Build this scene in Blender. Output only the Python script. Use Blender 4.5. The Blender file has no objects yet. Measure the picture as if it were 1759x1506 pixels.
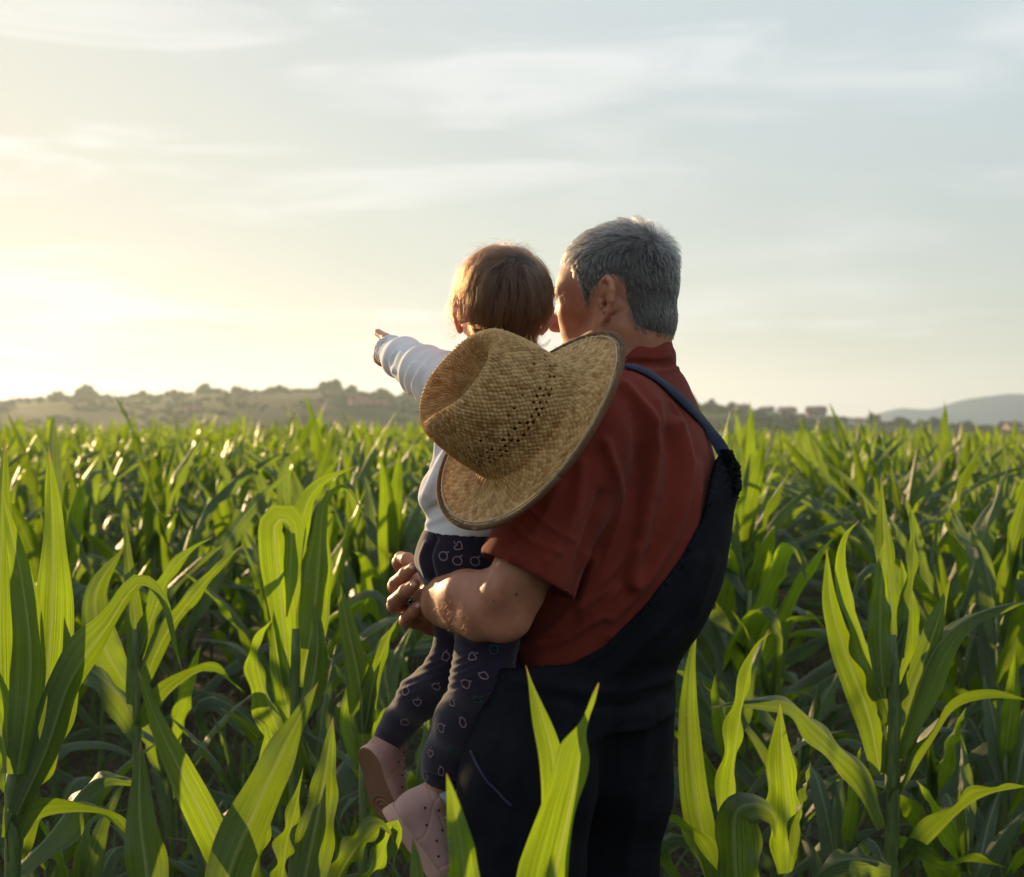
import bpy, math, random
import numpy as np
from mathutils import Vector, noise as mnoise
from mathutils.bvhtree import BVHTree

scene = bpy.context.scene
COL = scene.collection
rng = np.random.default_rng(11)
random.seed(4)

# ------------------------------------------------------------------ camera, sky, sun, exposure
F, CZ = 2443.0, 1.40                      # focal length in photo pixels, eye height
HAZE = 0.00020                            # per metre
SUN_AZ, SUN_EL = math.radians(-36), math.radians(8.2)
cam_d = bpy.data.cameras.new('camera')
cam = bpy.data.objects.new('camera', cam_d)
COL.objects.link(cam)
cam.location = (0, 0, CZ)
cam.rotation_euler = (math.pi / 2, 0, 0)
cam_d.sensor_width = 36
cam_d.lens = 36 * F / 1759.0
cam_d.clip_start, cam_d.clip_end = 0.05, 20000
cam_d.dof.use_dof = True
cam_d.dof.focus_distance = 2.18
cam_d.dof.aperture_fstop = 6.5
scene.camera = cam

world = bpy.data.worlds.new('World')
scene.world = world
world.use_nodes = True
wn, wl = world.node_tree.nodes, world.node_tree.links
wn.clear()


def N(nt, typ, **kw):
    n = nt.nodes.new(typ)
    for k, v in kw.items():
        if k in n.inputs.keys():
            n.inputs[k].default_value = v
        else:
            setattr(n, k, v)
    return n


def build_world():
    nt = world.node_tree
    out = N(nt, 'ShaderNodeOutputWorld')
    bg = N(nt, 'ShaderNodeBackground', Strength=0.068)
    sky = N(nt, 'ShaderNodeTexSky')
    sky.sky_type = 'NISHITA'
    sky.sun_disc = False
    sky.sun_elevation = SUN_EL
    sky.sun_rotation = SUN_AZ
    sky.altitude = 200
    sky.air_density = 1.0
    sky.dust_density = 1.0
    sky.ozone_density = 1.0
    tc = N(nt, 'ShaderNodeTexCoord')
    # wisps are laid out by direction in the sky, tilted bands of thin high cloud
    cmb = N(nt, 'ShaderNodeVectorMath', operation='NORMALIZE')
    wl.new(tc.outputs['Generated'], cmb.inputs[0])

    def cloud(scale, rot, stretch, lo, hi, detail, dist, loc):
        mp = N(nt, 'ShaderNodeMapping')
        mp.inputs['Rotation'].default_value = (0, rot, 0)
        mp.inputs['Scale'].default_value = stretch
        mp.inputs['Location'].default_value = loc
        wl.new(cmb.outputs[0], mp.inputs['Vector'])
        no = N(nt, 'ShaderNodeTexNoise', Scale=scale, Detail=detail, Roughness=0.52, Distortion=dist)
        wl.new(mp.outputs[0], no.inputs['Vector'])
        mr = N(nt, 'ShaderNodeMapRange')
        mr.interpolation_type = 'SMOOTHSTEP'
        mr.inputs['From Min'].default_value = lo
        mr.inputs['From Max'].default_value = hi
        wl.new(no.outputs[0], mr.inputs['Value'])
        return mr.outputs[0]
    c1 = cloud(2.3, 0.30, (0.9, 0.9, 4.2), 0.47, 0.72, 8, 0.55, (3.1, 1.2, 0.35))
    c2 = cloud(4.2, -0.16, (0.8, 0.8, 5.5), 0.52, 0.74, 8, 0.8, (0.3, 4.4, 0.1))
    mx = N(nt, 'ShaderNodeMath', operation='MAXIMUM')
    wl.new(c1, mx.inputs[0]); wl.new(c2, mx.inputs[1])
    # tone curve put on the sky colour: evens its brightness, mutes its blue
    s1 = N(nt, 'ShaderNodeVectorMath', operation='SCALE')
    s1.inputs['Scale'].default_value = 1 / 6.0
    wl.new(sky.outputs[0], s1.inputs[0])
    lum = N(nt, 'ShaderNodeRGBToBW')
    wl.new(s1.outputs[0], lum.inputs[0])
    pw = N(nt, 'ShaderNodeMath', operation='POWER')
    wl.new(lum.outputs[0], pw.inputs[0]); pw.inputs[1].default_value = -0.78
    # soft shoulder of the tone curve: holds the glare near the sun down
    sh0 = N(nt, 'ShaderNodeMath', operation='SUBTRACT'); wl.new(lum.outputs[0], sh0.inputs[0]); sh0.inputs[1].default_value = 1.0
    sh1 = N(nt, 'ShaderNodeMath', operation='MAXIMUM'); wl.new(sh0.outputs[0], sh1.inputs[0]); sh1.inputs[1].default_value = 0.0
    sh2 = N(nt, 'ShaderNodeMath', operation='MULTIPLY_ADD'); wl.new(sh1.outputs[0], sh2.inputs[0]); sh2.inputs[1].default_value = 0.27; sh2.inputs[2].default_value = 1.0
    sh3 = N(nt, 'ShaderNodeMath', operation='DIVIDE'); wl.new(pw.outputs[0], sh3.inputs[0]); wl.new(sh2.outputs[0], sh3.inputs[1])
    s2 = N(nt, 'ShaderNodeVectorMath', operation='SCALE')
    wl.new(s1.outputs[0], s2.inputs[0]); wl.new(sh3.outputs[0], s2.inputs['Scale'])
    vsat = N(nt, 'ShaderNodeHueSaturation', Saturation=0.42)
    wl.new(s2.outputs[0], vsat.inputs['Color'])
    sky_toned = N(nt, 'ShaderNodeVectorMath', operation='MULTIPLY')
    wl.new(vsat.outputs[0], sky_toned.inputs[0])
    sky_toned.inputs[1].default_value = (5.12, 5.36, 5.36)
    cl = N(nt, 'ShaderNodeMix', data_type='RGBA')
    cf = N(nt, 'ShaderNodeMath', operation='MULTIPLY')
    wl.new(mx.outputs[0], cf.inputs[0]); cf.inputs[1].default_value = 1.0
    wl.new(cf.outputs[0], cl.inputs[0])
    wl.new(sky_toned.outputs[0], cl.inputs[6])
    ch = N(nt, 'ShaderNodeHueSaturation', Saturation=0.4, Value=1.22)
    wl.new(sky_toned.outputs[0], ch.inputs['Color'])
    wl.new(ch.outputs[0], cl.inputs[7])
    wl.new(cl.outputs[2], bg.inputs['Color'])
    wl.new(bg.outputs[0], out.inputs['Surface'])


build_world()
sun_d = bpy.data.lights.new('sun', 'SUN')
sun_d.energy = 5.0
sun_d.angle = math.radians(0.6)
sun_d.color = (1.0, 0.68, 0.34)
sun = bpy.data.objects.new('sun', sun_d)
COL.objects.link(sun)
sdir = Vector((math.sin(SUN_AZ) * math.cos(SUN_EL), math.cos(SUN_AZ) * math.cos(SUN_EL), math.sin(SUN_EL)))
sun.rotation_euler = sdir.to_track_quat('Z', 'Y').to_euler()
sun.location = (-30, 40, 20)

vs = scene.view_settings
vs.view_transform = 'Standard'
vs.look = 'None'
vs.exposure = 0.92
vs.gamma = 1
vs.use_curve_mapping = False
scene.cycles.use_denoising = True
scene.cycles.max_bounces = 8
scene.cycles.transparent_max_bounces = 8
scene.cycles.volume_bounces = 0

# ------------------------------------------------------------------ helpers: points, objects, meshes


def P(px, py, Y):
    """World point at depth Y that the photograph shows at pixel (px, py)."""
    return np.array([(px - 879.5) / F * Y, Y, CZ - (py - 753.0) / F * Y])


def tag(o, label=None, cat=None, group=None, kind=None):
    for k, v in (('label', label), ('category', cat), ('group', group), ('kind', kind)):
        if v:
            o[k] = v
    return o


def empty(name, loc, label=None, cat=None, group=None):
    o = bpy.data.objects.new(name, None)
    o.empty_display_size = 0.1
    o.location = loc
    COL.objects.link(o)
    return tag(o, label, cat, group)


def link(name, me, mat=None, parent=None, kind=None):
    """Link mesh data (world coordinates) as one object; keeps its place under a translated parent."""
    o = bpy.data.objects.new(name, me)
    COL.objects.link(o)
    if mat is not None and not me.materials:
        me.materials.append(mat)
    if parent is not None:
        o.parent = parent
        root = parent
        off = Vector((0, 0, 0))
        while root is not None:
            off += root.location
            root = root.parent
        o.location = -off
    if kind:
        o['kind'] = kind
    return o


def mesh(name, V, Fc, uv=None, smooth=True):
    me = bpy.data.meshes.new(name)
    V = np.asarray(V, np.float32)
    if isinstance(Fc, np.ndarray):
        k = Fc.shape[1]
        n = len(Fc)
        me.vertices.add(len(V))
        me.vertices.foreach_set('co', V.ravel())
        me.loops.add(n * k)
        me.loops.foreach_set('vertex_index', Fc.astype(np.int32).ravel())
        me.polygons.add(n)
        me.polygons.foreach_set('loop_start', np.arange(0, n * k, k, dtype=np.int32))
        try:
            me.polygons.foreach_set('loop_total', np.full(n, k, np.int32))
        except Exception:
            pass
        me.update(calc_edges=True)
        me.validate()
        if uv is not None and len(me.loops) == n * k:
            l = me.uv_layers.new(name='uv')
            l.data.foreach_set('uv', np.asarray(uv, np.float32)[Fc.ravel()].ravel())
    else:
        me.from_pydata([tuple(v) for v in V], [], Fc)
        me.update()
    if smooth:
        me.polygons.foreach_set('use_smooth', np.ones(len(me.polygons), bool))
    return me


def joinm(parts):
    """Concatenate (V, F[, uv]) tuples with quads."""
    Vs, Fs, Us, o = [], [], [], 0
    for p in parts:
        Vs.append(p[0]); Fs.append(p[1] + o); o += len(p[0])
        if len(p) > 2:
            Us.append(p[2])
    return np.concatenate(Vs), np.concatenate(Fs), (np.concatenate(Us) if Us else None)


def catmull(pts, n):
    pts = np.asarray(pts, float)
    if len(pts) == 2:
        t = np.linspace(0, 1, n)[:, None]
        return pts[0] * (1 - t) + pts[1] * t
    p = np.vstack([2 * pts[0] - pts[1], pts, 2 * pts[-1] - pts[-2]])
    seg = np.linalg.norm(np.diff(pts, axis=0), axis=1)
    s = np.concatenate([[0], np.cumsum(seg)])
    u = np.linspace(0, s[-1], n)
    i = np.clip(np.searchsorted(s, u, side='right') - 1, 0, len(seg) - 1)
    t = ((u - s[i]) / np.maximum(seg[i], 1e-9))[:, None]
    a, b, c, d = p[i], p[i + 1], p[i + 2], p[i + 3]
    return 0.5 * (2 * b + (c - a) * t + (2 * a - 5 * b + 4 * c - d) * t ** 2 + (3 * b - a - 3 * c + d) * t ** 3)


def unit(v):
    v = np.asarray(v, float)
    return v / np.maximum(np.linalg.norm(v, axis=-1, keepdims=True), 1e-12)


def tube(pts, rad, n=10, squash=None, cap=True):
    pts = np.asarray(pts, float)
    rad = np.broadcast_to(np.asarray(rad, float), (len(pts),))
    T = unit(np.gradient(pts, axis=0))
    ref = np.array([0.13, 0.31, 0.94]) if abs(T[0][2]) < 0.9 else np.array([1.0, 0.1, 0])
    A = unit(np.cross(T, ref))
    B = np.cross(T, A)
    th = np.linspace(0, 2 * math.pi, n, endpoint=False)
    V = (pts[:, None] + rad[:, None, None] * (A[:, None] * np.cos(th)[None, :, None] + B[:, None] * np.sin(th)[None, :, None])).reshape(-1, 3)
    m = len(pts)
    i = np.arange(m - 1)[:, None] * n
    j = np.arange(n)[None]
    k = (j + 1) % n
    Q = np.stack([i + j, i + k, i + n + k, i + n + j], -1).reshape(-1, 4)
    if cap:
        V = np.vstack([V, pts[0], pts[-1]])
        c0, c1 = len(V) - 2, len(V) - 1
        e0 = np.array([[c0, (q + 1) % n, q, c0] for q in range(n)])
        # triangles written as quads are not allowed: build caps pairwise
        capq = []
        for q in range(0, n - 1, 2):
            capq.append([c0, (q + 2) % n, q + 1, q])
            b = (m - 1) * n
            capq.append([c1, b + q, b + q + 1, b + (q + 2) % n])
        Q = np.vstack([Q, np.array(capq)])
    return V, Q


def box(c, s, R=None):
    c = np.asarray(c, float); s = np.asarray(s, float) / 2
    V = np.array([[x, y, z] for x in (-1, 1) for y in (-1, 1) for z in (-1, 1)], float) * s
    if R is not None:
        V = V @ np.asarray(R)
    Q = np.array([[0, 1, 3, 2], [4, 6, 7, 5], [0, 4, 5, 1], [2, 3, 7, 6], [0, 2, 6, 4], [1, 5, 7, 3]])
    return V + c, Q


# ------------------------------------------------------------------ helpers: signed distance fields and their surface
class Field:
    def __init__(s, lo, hi, h):
        s.lo = np.asarray(lo, float); s.h = h
        n = np.ceil((np.asarray(hi) - s.lo) / h).astype(int) + 1
        s.n = n
        s.d = np.full(n, 0.5, np.float32)
        s.ax = [(s.lo[i] + h * np.arange(n[i])).astype(np.float32) for i in range(3)]

    def put(s, fn, lo, hi, k=0.0, op='u', m=None):
        mg = (k + 4 * s.h) if m is None else m
        a = np.clip(np.floor((np.asarray(lo) - mg - s.lo) / s.h).astype(int), 0, s.n)
        b = np.clip(np.ceil((np.asarray(hi) + mg - s.lo) / s.h).astype(int) + 1, 0, s.n)
        if np.any(b <= a):
            return
        sl = tuple(slice(i, j) for i, j in zip(a, b))
        X = s.ax[0][sl[0]][:, None, None]; Y = s.ax[1][sl[1]][None, :, None]; Z = s.ax[2][sl[2]][None, None, :]
        q = fn(X, Y, Z)
        d = s.d[sl]
        if op == 'u':
            r = np.minimum(d, q)
            if k > 0:
                h = np.maximum(k - np.abs(d - q), 0) / k
                r = r - h * h * k * 0.25
        else:
            q = -q if op == 's' else q
            r = np.maximum(d, q)
            if k > 0:
                h = np.maximum(k - np.abs(d - q), 0) / k
                r = r + h * h * k * 0.25
        s.d[sl] = r

    # --- primitives
    def rc(s, p, q, r1, r2, k=0.0, op='u'):
        p = np.asarray(p, float); q = np.asarray(q, float)
        ba = q - p; L = max(float(ba @ ba), 1e-10)

        def fn(X, Y, Z):
            ax, ay, az = X - p[0], Y - p[1], Z - p[2]
            t = np.clip((ax * ba[0] + ay * ba[1] + az * ba[2]) / L, 0, 1)
            return np.sqrt((ax - ba[0] * t) ** 2 + (ay - ba[1] * t) ** 2 + (az - ba[2] * t) ** 2) - (r1 + (r2 - r1) * t)
        r = max(r1, r2)
        s.put(fn, np.minimum(p, q) - r, np.maximum(p, q) + r, k, op)

    def chain(s, pts, rs, k=0.0, op='u', kk=None):
        for i in range(len(pts) - 1):
            s.rc(pts[i], pts[i + 1], rs[i], rs[i + 1], (k if i == 0 or kk is None else kk), op)

    def ell(s, c, r, R=None, k=0.0, op='u'):
        c = np.asarray(c, float); r = np.asarray(r, float)
        R = np.eye(3) if R is None else np.asarray(R, float)      # rows: axes

        def fn(X, Y, Z):
            x, y, z = X - c[0], Y - c[1], Z - c[2]
            l = [R[i, 0] * x + R[i, 1] * y + R[i, 2] * z for i in range(3)]
            k0 = np.sqrt(sum((l[i] / r[i]) ** 2 for i in range(3)))
            k1 = np.sqrt(sum((l[i] / r[i] ** 2) ** 2 for i in range(3))) + 1e-9
            return k0 * (k0 - 1) / k1
        e = np.sqrt(((R * r[:, None]) ** 2).sum(0))
        s.put(fn, c - e, c + e, k, op)

    def stack(s, lv, ang, k=0.0, op='u', off=0.0, p=2.0):
        """Superelliptical cross-sections: lv rows (z, cx, cy, a, b) with axes turned by ang."""
        lv = np.array(sorted(lv), float)
        ca, sa = math.cos(ang), math.sin(ang)
        zz = np.linspace(lv[0, 0], lv[-1, 0], 80)
        tab = catmull(lv, 400)
        tab = tab[np.argsort(tab[:, 0])]

        def fn(X, Y, Z):
            zf = Z[0, 0]
            cx, cy, a, b = [np.interp(zf, tab[:, 0], tab[:, i]).astype(np.float32)[None, None, :] for i in (1, 2, 3, 4)]
            a = np.maximum(a + off, 1e-3); b = np.maximum(b + off, 1e-3)
            x, y = X - cx, Y - cy
            u = np.abs(x * ca + y * sa) / a
            v = np.abs(-x * sa + y * ca) / b
            d = ((u ** p + v ** p) ** (1 / p) - 1) * np.minimum(a, b)
            return np.maximum(d, np.maximum(Z - lv[-1, 0] - off, lv[0, 0] - off - Z))
        e = np.max(np.maximum(lv[:, 3], lv[:, 4])) + off
        s.put(fn, [lv[:, 1].min() - e, lv[:, 2].min() - e, lv[0, 0] - off], [lv[:, 1].max() + e, lv[:, 2].max() + e, lv[-1, 0] + off], k, op)

    def cut(s, fn):
        """Keep only where fn <= 0."""
        s.d = np.maximum(s.d, fn(s.ax[0][:, None, None], s.ax[1][None, :, None], s.ax[2][None, None, :]).astype(np.float32))

    def surface(s, it=1):
        d = s.d
        ins = d < 0
        c = np.zeros(np.array(d.shape) - 1, np.uint8)
        for i in (0, 1):
            for j in (0, 1):
                for k in (0, 1):
                    c += ins[i:d.shape[0] - 1 + i, j:d.shape[1] - 1 + j, k:d.shape[2] - 1 + k]
        act = (c > 0) & (c < 8)
        ix = np.argwhere(act)
        idx = np.full(act.shape, -1, np.int32)
        idx[act] = np.arange(len(ix))
        acc = np.zeros((len(ix), 3)); cnt = np.zeros(len(ix))
        cor = {}
        for i in (0, 1):
            for j in (0, 1):
                for k in (0, 1):
                    cor[(i, j, k)] = d[ix[:, 0] + i, ix[:, 1] + j, ix[:, 2] + k].astype(float)
        for a in cor:
            for ax in range(3):
                if a[ax] == 0:
                    b = list(a); b[ax] = 1; b = tuple(b)
                    da, db = cor[a], cor[b]
                    m = (da < 0) != (db < 0)
                    t = np.where(m, da / np.where(da == db, 1, da - db), 0)
                    pt = np.tile(np.array(a, float), (len(ix), 1))
                    pt[:, ax] = t
                    acc[m] += pt[m]; cnt[m] += 1
        V = s.lo + s.h * (ix + acc / np.maximum(cnt, 1)[:, None])
        Q = []
        for ax in range(3):
            u, v = (ax + 1) % 3, (ax + 2) % 3
            sl0 = [slice(1, -1)] * 3; sl0[ax] = slice(0, -1)
            sl1 = [slice(1, -1)] * 3; sl1[ax] = slice(1, None)
            A, B = ins[tuple(sl0)], ins[tuple(sl1)]
            e = np.argwhere(A != B)
            if not len(e):
                continue
            fl = A[e[:, 0], e[:, 1], e[:, 2]]
            e = e + 1
            e[:, ax] -= 1
            def g(du, dv):
                q = e.copy(); q[:, u] += du; q[:, v] += dv
                return idx[q[:, 0], q[:, 1], q[:, 2]]
            q = np.stack([g(-1, -1), g(0, -1), g(0, 0), g(-1, 0)], 1)
            q[~fl] = q[~fl][:, ::-1]
            Q.append(q)
        Q = np.concatenate(Q)
        Q = Q[(Q >= 0).all(1)]
        for _ in range(it):
            V = relax(V, Q)
        return V, Q


def relax(V, Q, w=0.5):
    a = np.zeros_like(V); c = np.zeros(len(V))
    for i in range(4):
        for j in (1, 3):
            np.add.at(a, Q[:, i], V[Q[:, (i + j) % 4]])
            np.add.at(c, Q[:, i], 1)
    return V * (1 - w) + w * a / np.maximum(c, 1)[:, None]


def normals(V, Q):
    n = np.cross(V[Q[:, 2]] - V[Q[:, 0]], V[Q[:, 3]] - V[Q[:, 1]])
    o = np.zeros_like(V)
    for i in range(4):
        np.add.at(o, Q[:, i], n)
    return unit(o)


def sines(V, f, seed, n=7, stretch=(1, 1, 1)):
    r = np.random.default_rng(seed)
    o = np.zeros(len(V))
    W = V * np.asarray(stretch)
    for _ in range(n):
        k = unit(r.normal(size=3)) * f * r.uniform(0.6, 1.6)
        k2 = unit(r.normal(size=3)) * f * 0.5
        o += np.sin(W @ k + r.uniform(0, 6.28) + 1.6 * np.sin(W @ k2 + r.uniform(0, 6)))
    return o / n


def pix(V):
    return np.stack([879.5 + F * V[:, 0] / V[:, 1], 753 - F * (V[:, 2] - CZ) / V[:, 1]], 1)


def ridge(V, Nn, line, w, amp, facing=None):
    """Raise a soft fold along a line given by picture points on the side of the garment that faces +facing."""
    p = pix(V)
    L = catmull(np.array(line, float), 40)
    d = np.full(len(V), 1e9)
    for a, b in zip(L[:-1], L[1:]):
        ab = b - a
        t = np.clip(((p - a) @ ab) / (ab @ ab + 1e-9), 0, 1)
        d = np.minimum(d, np.linalg.norm(p - a - t[:, None] * ab, axis=1))
    g = np.exp(-(d / w) ** 2) * np.clip(-Nn[:, 1] * 2 + 0.4, 0, 1)
    return V + Nn * (amp * g)[:, None]


def bvh_of(V, Q):
    return BVHTree.FromPolygons([tuple(v) for v in V], [tuple(int(i) for i in q) for q in Q])


def cast(bvh, px, py, lift=0.0):
    d = Vector(P(px, py, 1.0) - np.array([0, 0, CZ])).normalized()
    h = bvh.ray_cast(Vector((0, 0, CZ)), d)
    if h[0] is None:
        return None, None
    n = h[1] if h[1].dot(d) < 0 else -h[1]
    return np.array(h[0] + n * lift), np.array(n)


def ribbon(pts, nrm, width, thick):
    """A flat band lying along pts with surface normals nrm."""
    pts = np.asarray(pts); T = unit(np.gradient(pts, axis=0)); nrm = unit(nrm)
    S = unit(np.cross(T, nrm))
    w = np.broadcast_to(np.asarray(width, float), (len(pts),))[:, None] / 2
    ring = np.stack([pts - S * w, pts - S * w * .9 + nrm * thick, pts + nrm * thick * 1.1, pts + S * w * .9 + nrm * thick, pts + S * w, pts - nrm * thick * .3], 1)
    n = 6; m = len(pts)
    V = ring.reshape(-1, 3)
    i = np.arange(m - 1)[:, None] * n; j = np.arange(n)[None]; k = (j + 1) % n
    Q = np.stack([i + j, i + n + j, i + n + k, i + k], -1).reshape(-1, 4)
    caps = []
    for b in (0, (m - 1) * n):
        caps += [[b, b + 1, b + 2, b + 5], [b + 2, b + 3, b + 4, b + 5]]
    return V, np.vstack([Q, np.array(caps)])


def hair_object(name, S, r0, r1, mat, parent):
    """Strands S (n, k, 3) as hair curves."""
    n, k, _ = S.shape
    hc = bpy.data.hair_curves.new(name)
    hc.add_curves([k] * n)
    hc.attributes['position'].data.foreach_set('vector', S.astype(np.float32).ravel())
    if 'radius' not in hc.attributes:
        hc.attributes.new('radius', 'FLOAT', 'POINT')
    rad = np.tile(np.linspace(r0, r1, k), n).astype(np.float32)
    hc.attributes['radius'].data.foreach_set('value', rad)
    hc.materials.append(mat)
    o = bpy.data.objects.new(name, hc)
    COL.objects.link(o)
    o.parent = parent
    off = Vector((0, 0, 0)); q = parent
    while q is not None:
        off += q.location; q = q.parent
    o.location = -off
    return o


# ------------------------------------------------------------------ materials
def mat(name, color, rough=0.6, spec=0.3, **kw):
    m = bpy.data.materials.new(name)
    m.use_nodes = True
    b = m.node_tree.nodes['Principled BSDF']
    b.inputs['Base Color'].default_value = (*color, 1)
    b.inputs['Roughness'].default_value = rough
    b.inputs['Specular IOR Level'].default_value = spec
    for k, v in kw.items():
        b.inputs[k].default_value = v
    return m, m.node_tree, b


def mottle(m, scale, c1, c2, detail=4, lo=.35, hi=.65, coord='Object', stretch=(1, 1, 1), bump=0, bscale=None, bdist=.002):
    nt = m.node_tree; b = nt.nodes['Principled BSDF']; L = nt.links
    tc = N(nt, 'ShaderNodeTexCoord'); mp = N(nt, 'ShaderNodeMapping')
    mp.inputs['Scale'].default_value = stretch
    L.new(tc.outputs[coord], mp.inputs[0])
    no = N(nt, 'ShaderNodeTexNoise', Scale=scale, Detail=detail)
    L.new(mp.outputs[0], no.inputs['Vector'])
    cr = N(nt, 'ShaderNodeValToRGB')
    cr.color_ramp.elements[0].position = lo; cr.color_ramp.elements[1].position = hi
    cr.color_ramp.elements[0].color = (*c1, 1); cr.color_ramp.elements[1].color = (*c2, 1)
    L.new(no.outputs[0], cr.inputs[0])
    L.new(cr.outputs[0], b.inputs['Base Color'])
    if bump:
        n2 = N(nt, 'ShaderNodeTexNoise', Scale=bscale or scale * 4, Detail=3)
        L.new(mp.outputs[0], n2.inputs['Vector'])
        bp = N(nt, 'ShaderNodeBump', Strength=bump, Distance=bdist)
        L.new(n2.outputs[0], bp.inputs['Height'])
        L.new(bp.outputs[0], b.inputs['Normal'])
    return cr


def leaf_mat(name, base, trans, tw=0.5, rough=0.47, vein=1.0):
    m = bpy.data.materials.new(name); m.use_nodes = True
    nt = m.node_tree; L = nt.links
    nt.nodes.clear()
    out = N(nt, 'ShaderNodeOutputMaterial')
    pr = N(nt, 'ShaderNodeBsdfPrincipled', Roughness=rough)
    pr.inputs['Specular IOR Level'].default_value = 0.45
    tr = N(nt, 'ShaderNodeBsdfTranslucent')
    mix = N(nt, 'ShaderNodeMixShader')
    # leaves differ in thickness: some let less light through
    oi0 = N(nt, 'ShaderNodeObjectInfo')
    tmr = N(nt, 'ShaderNodeMapRange'); tmr.inputs['To Min'].default_value = tw * .55; tmr.inputs['To Max'].default_value = tw * 1.12
    tc0 = N(nt, 'ShaderNodeTexCoord'); nz = N(nt, 'ShaderNodeTexNoise', Scale=1.7, Detail=2); L.new(tc0.outputs['Object'], nz.inputs['Vector'])
    am0 = N(nt, 'ShaderNodeMath', operation='MULTIPLY_ADD'); L.new(nz.outputs[0], am0.inputs[0]); am0.inputs[1].default_value = 1.6; am0.inputs[2].default_value = -.8
    am1 = N(nt, 'ShaderNodeMath', operation='ADD'); L.new(am0.outputs[0], am1.inputs[0]); L.new(oi0.outputs['Random'], am1.inputs[1])
    L.new(am1.outputs[0], tmr.inputs['Value'])
    L.new(tmr.outputs[0], mix.inputs[0])
    uv = N(nt, 'ShaderNodeUVMap'); uv.uv_map = 'uv'
    sp = N(nt, 'ShaderNodeSeparateXYZ'); L.new(uv.outputs[0], sp.inputs[0])
    # long parallel veins
    mp = N(nt, 'ShaderNodeMapping'); mp.inputs['Scale'].default_value = (34, 1.0, 1)
    L.new(uv.outputs[0], mp.inputs[0])
    oi = N(nt, 'ShaderNodeObjectInfo')
    va = N(nt, 'ShaderNodeVectorMath', operation='ADD')
    L.new(mp.outputs[0], va.inputs[0]); L.new(oi.outputs['Random'], va.inputs[1])
    no = N(nt, 'ShaderNodeTexNoise', Scale=1.6, Detail=3, Roughness=.65)
    L.new(va.outputs[0], no.inputs['Vector'])
    n2 = N(nt, 'ShaderNodeTexNoise', Scale=7.0, Detail=4)
    tc = N(nt, 'ShaderNodeTexCoord'); L.new(tc.outputs['Object'], n2.inputs['Vector'])
    # midrib
    mr = N(nt, 'ShaderNodeMath', operation='SUBTRACT'); L.new(sp.outputs['X'], mr.inputs[0]); mr.inputs[1].default_value = .5
    ab = N(nt, 'ShaderNodeMath', operation='ABSOLUTE'); L.new(mr.outputs[0], ab.inputs[0])
    rib = N(nt, 'ShaderNodeMapRange'); rib.interpolation_type = 'SMOOTHSTEP'
    rib.inputs['From Min'].default_value = .028; rib.inputs['From Max'].default_value = .055
    rib.inputs['To Min'].default_value = 1; rib.inputs['To Max'].default_value = 0
    L.new(ab.outputs[0], rib.inputs['Value'])

    def tint(c, lo, hi):
        a = N(nt, 'ShaderNodeMapRange'); a.inputs['From Min'].default_value = .3; a.inputs['From Max'].default_value = .7
        a.inputs['To Min'].default_value = lo; a.inputs['To Max'].default_value = hi
        L.new(no.outputs[0], a.inputs['Value'])
        b2 = N(nt, 'ShaderNodeMapRange'); b2.inputs['From Min'].default_value = .3; b2.inputs['From Max'].default_value = .7
        b2.inputs['To Min'].default_value = .8; b2.inputs['To Max'].default_value = 1.2
        L.new(n2.outputs[0], b2.inputs['Value'])
        mu = N(nt, 'ShaderNodeMath', operation='MULTIPLY'); L.new(a.outputs[0], mu.inputs[0]); L.new(b2.outputs[0], mu.inputs[1])
        vm = N(nt, 'ShaderNodeVectorMath', operation='SCALE'); vm.inputs[0].default_value = c
        L.new(mu.outputs[0], vm.inputs['Scale'])
        return vm.outputs[0]
    cb = tint(base, 1 - .30 * vein, 1 + .30 * vein)
    ct = tint(trans, 1 - .50 * vein, 1 + .30 * vein)
    # scorched tips, dry margins and small specks
    n3 = N(nt, 'ShaderNodeTexNoise', Scale=55.0, Detail=3); L.new(tc.outputs['Object'], n3.inputs['Vector'])
    tip = N(nt, 'ShaderNodeMath', operation='MULTIPLY_ADD'); L.new(n3.outputs[0], tip.inputs[0]); tip.inputs[1].default_value = .16; L.new(sp.outputs['Y'], tip.inputs[2])
    edg = N(nt, 'ShaderNodeMath', operation='MULTIPLY_ADD'); L.new(n3.outputs[0], edg.inputs[0]); edg.inputs[1].default_value = .10; L.new(ab.outputs[0], edg.inputs[2])
    tr1 = N(nt, 'ShaderNodeMapRange'); tr1.inputs['From Min'].default_value = 1.02; tr1.inputs['From Max'].default_value = 1.08; L.new(tip.outputs[0], tr1.inputs['Value'])
    tr2 = N(nt, 'ShaderNodeMapRange'); tr2.inputs['From Min'].default_value = .545; tr2.inputs['From Max'].default_value = .57; L.new(edg.outputs[0], tr2.inputs['Value'])
    tr3 = N(nt, 'ShaderNodeMapRange'); tr3.inputs['From Min'].default_value = .70; tr3.inputs['From Max'].default_value = .74; tr3.inputs['To Max'].default_value = .6; L.new(n3.outputs[0], tr3.inputs['Value'])
    d1 = N(nt, 'ShaderNodeMath', operation='MAXIMUM'); L.new(tr1.outputs[0], d1.inputs[0]); L.new(tr2.outputs[0], d1.inputs[1])
    dry = N(nt, 'ShaderNodeMath', operation='MAXIMUM'); L.new(d1.outputs[0], dry.inputs[0]); L.new(tr3.outputs[0], dry.inputs[1])
    def parch(col, c):
        x = N(nt, 'ShaderNodeMix', data_type='RGBA'); L.new(dry.outputs[0], x.inputs[0]); L.new(col, x.inputs[6]); x.inputs[7].default_value = (*c, 1)
        return x.outputs[2]
    cb = parch(cb, (.24, .17, .07)); ct = parch(ct, (.42, .32, .06))
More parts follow.
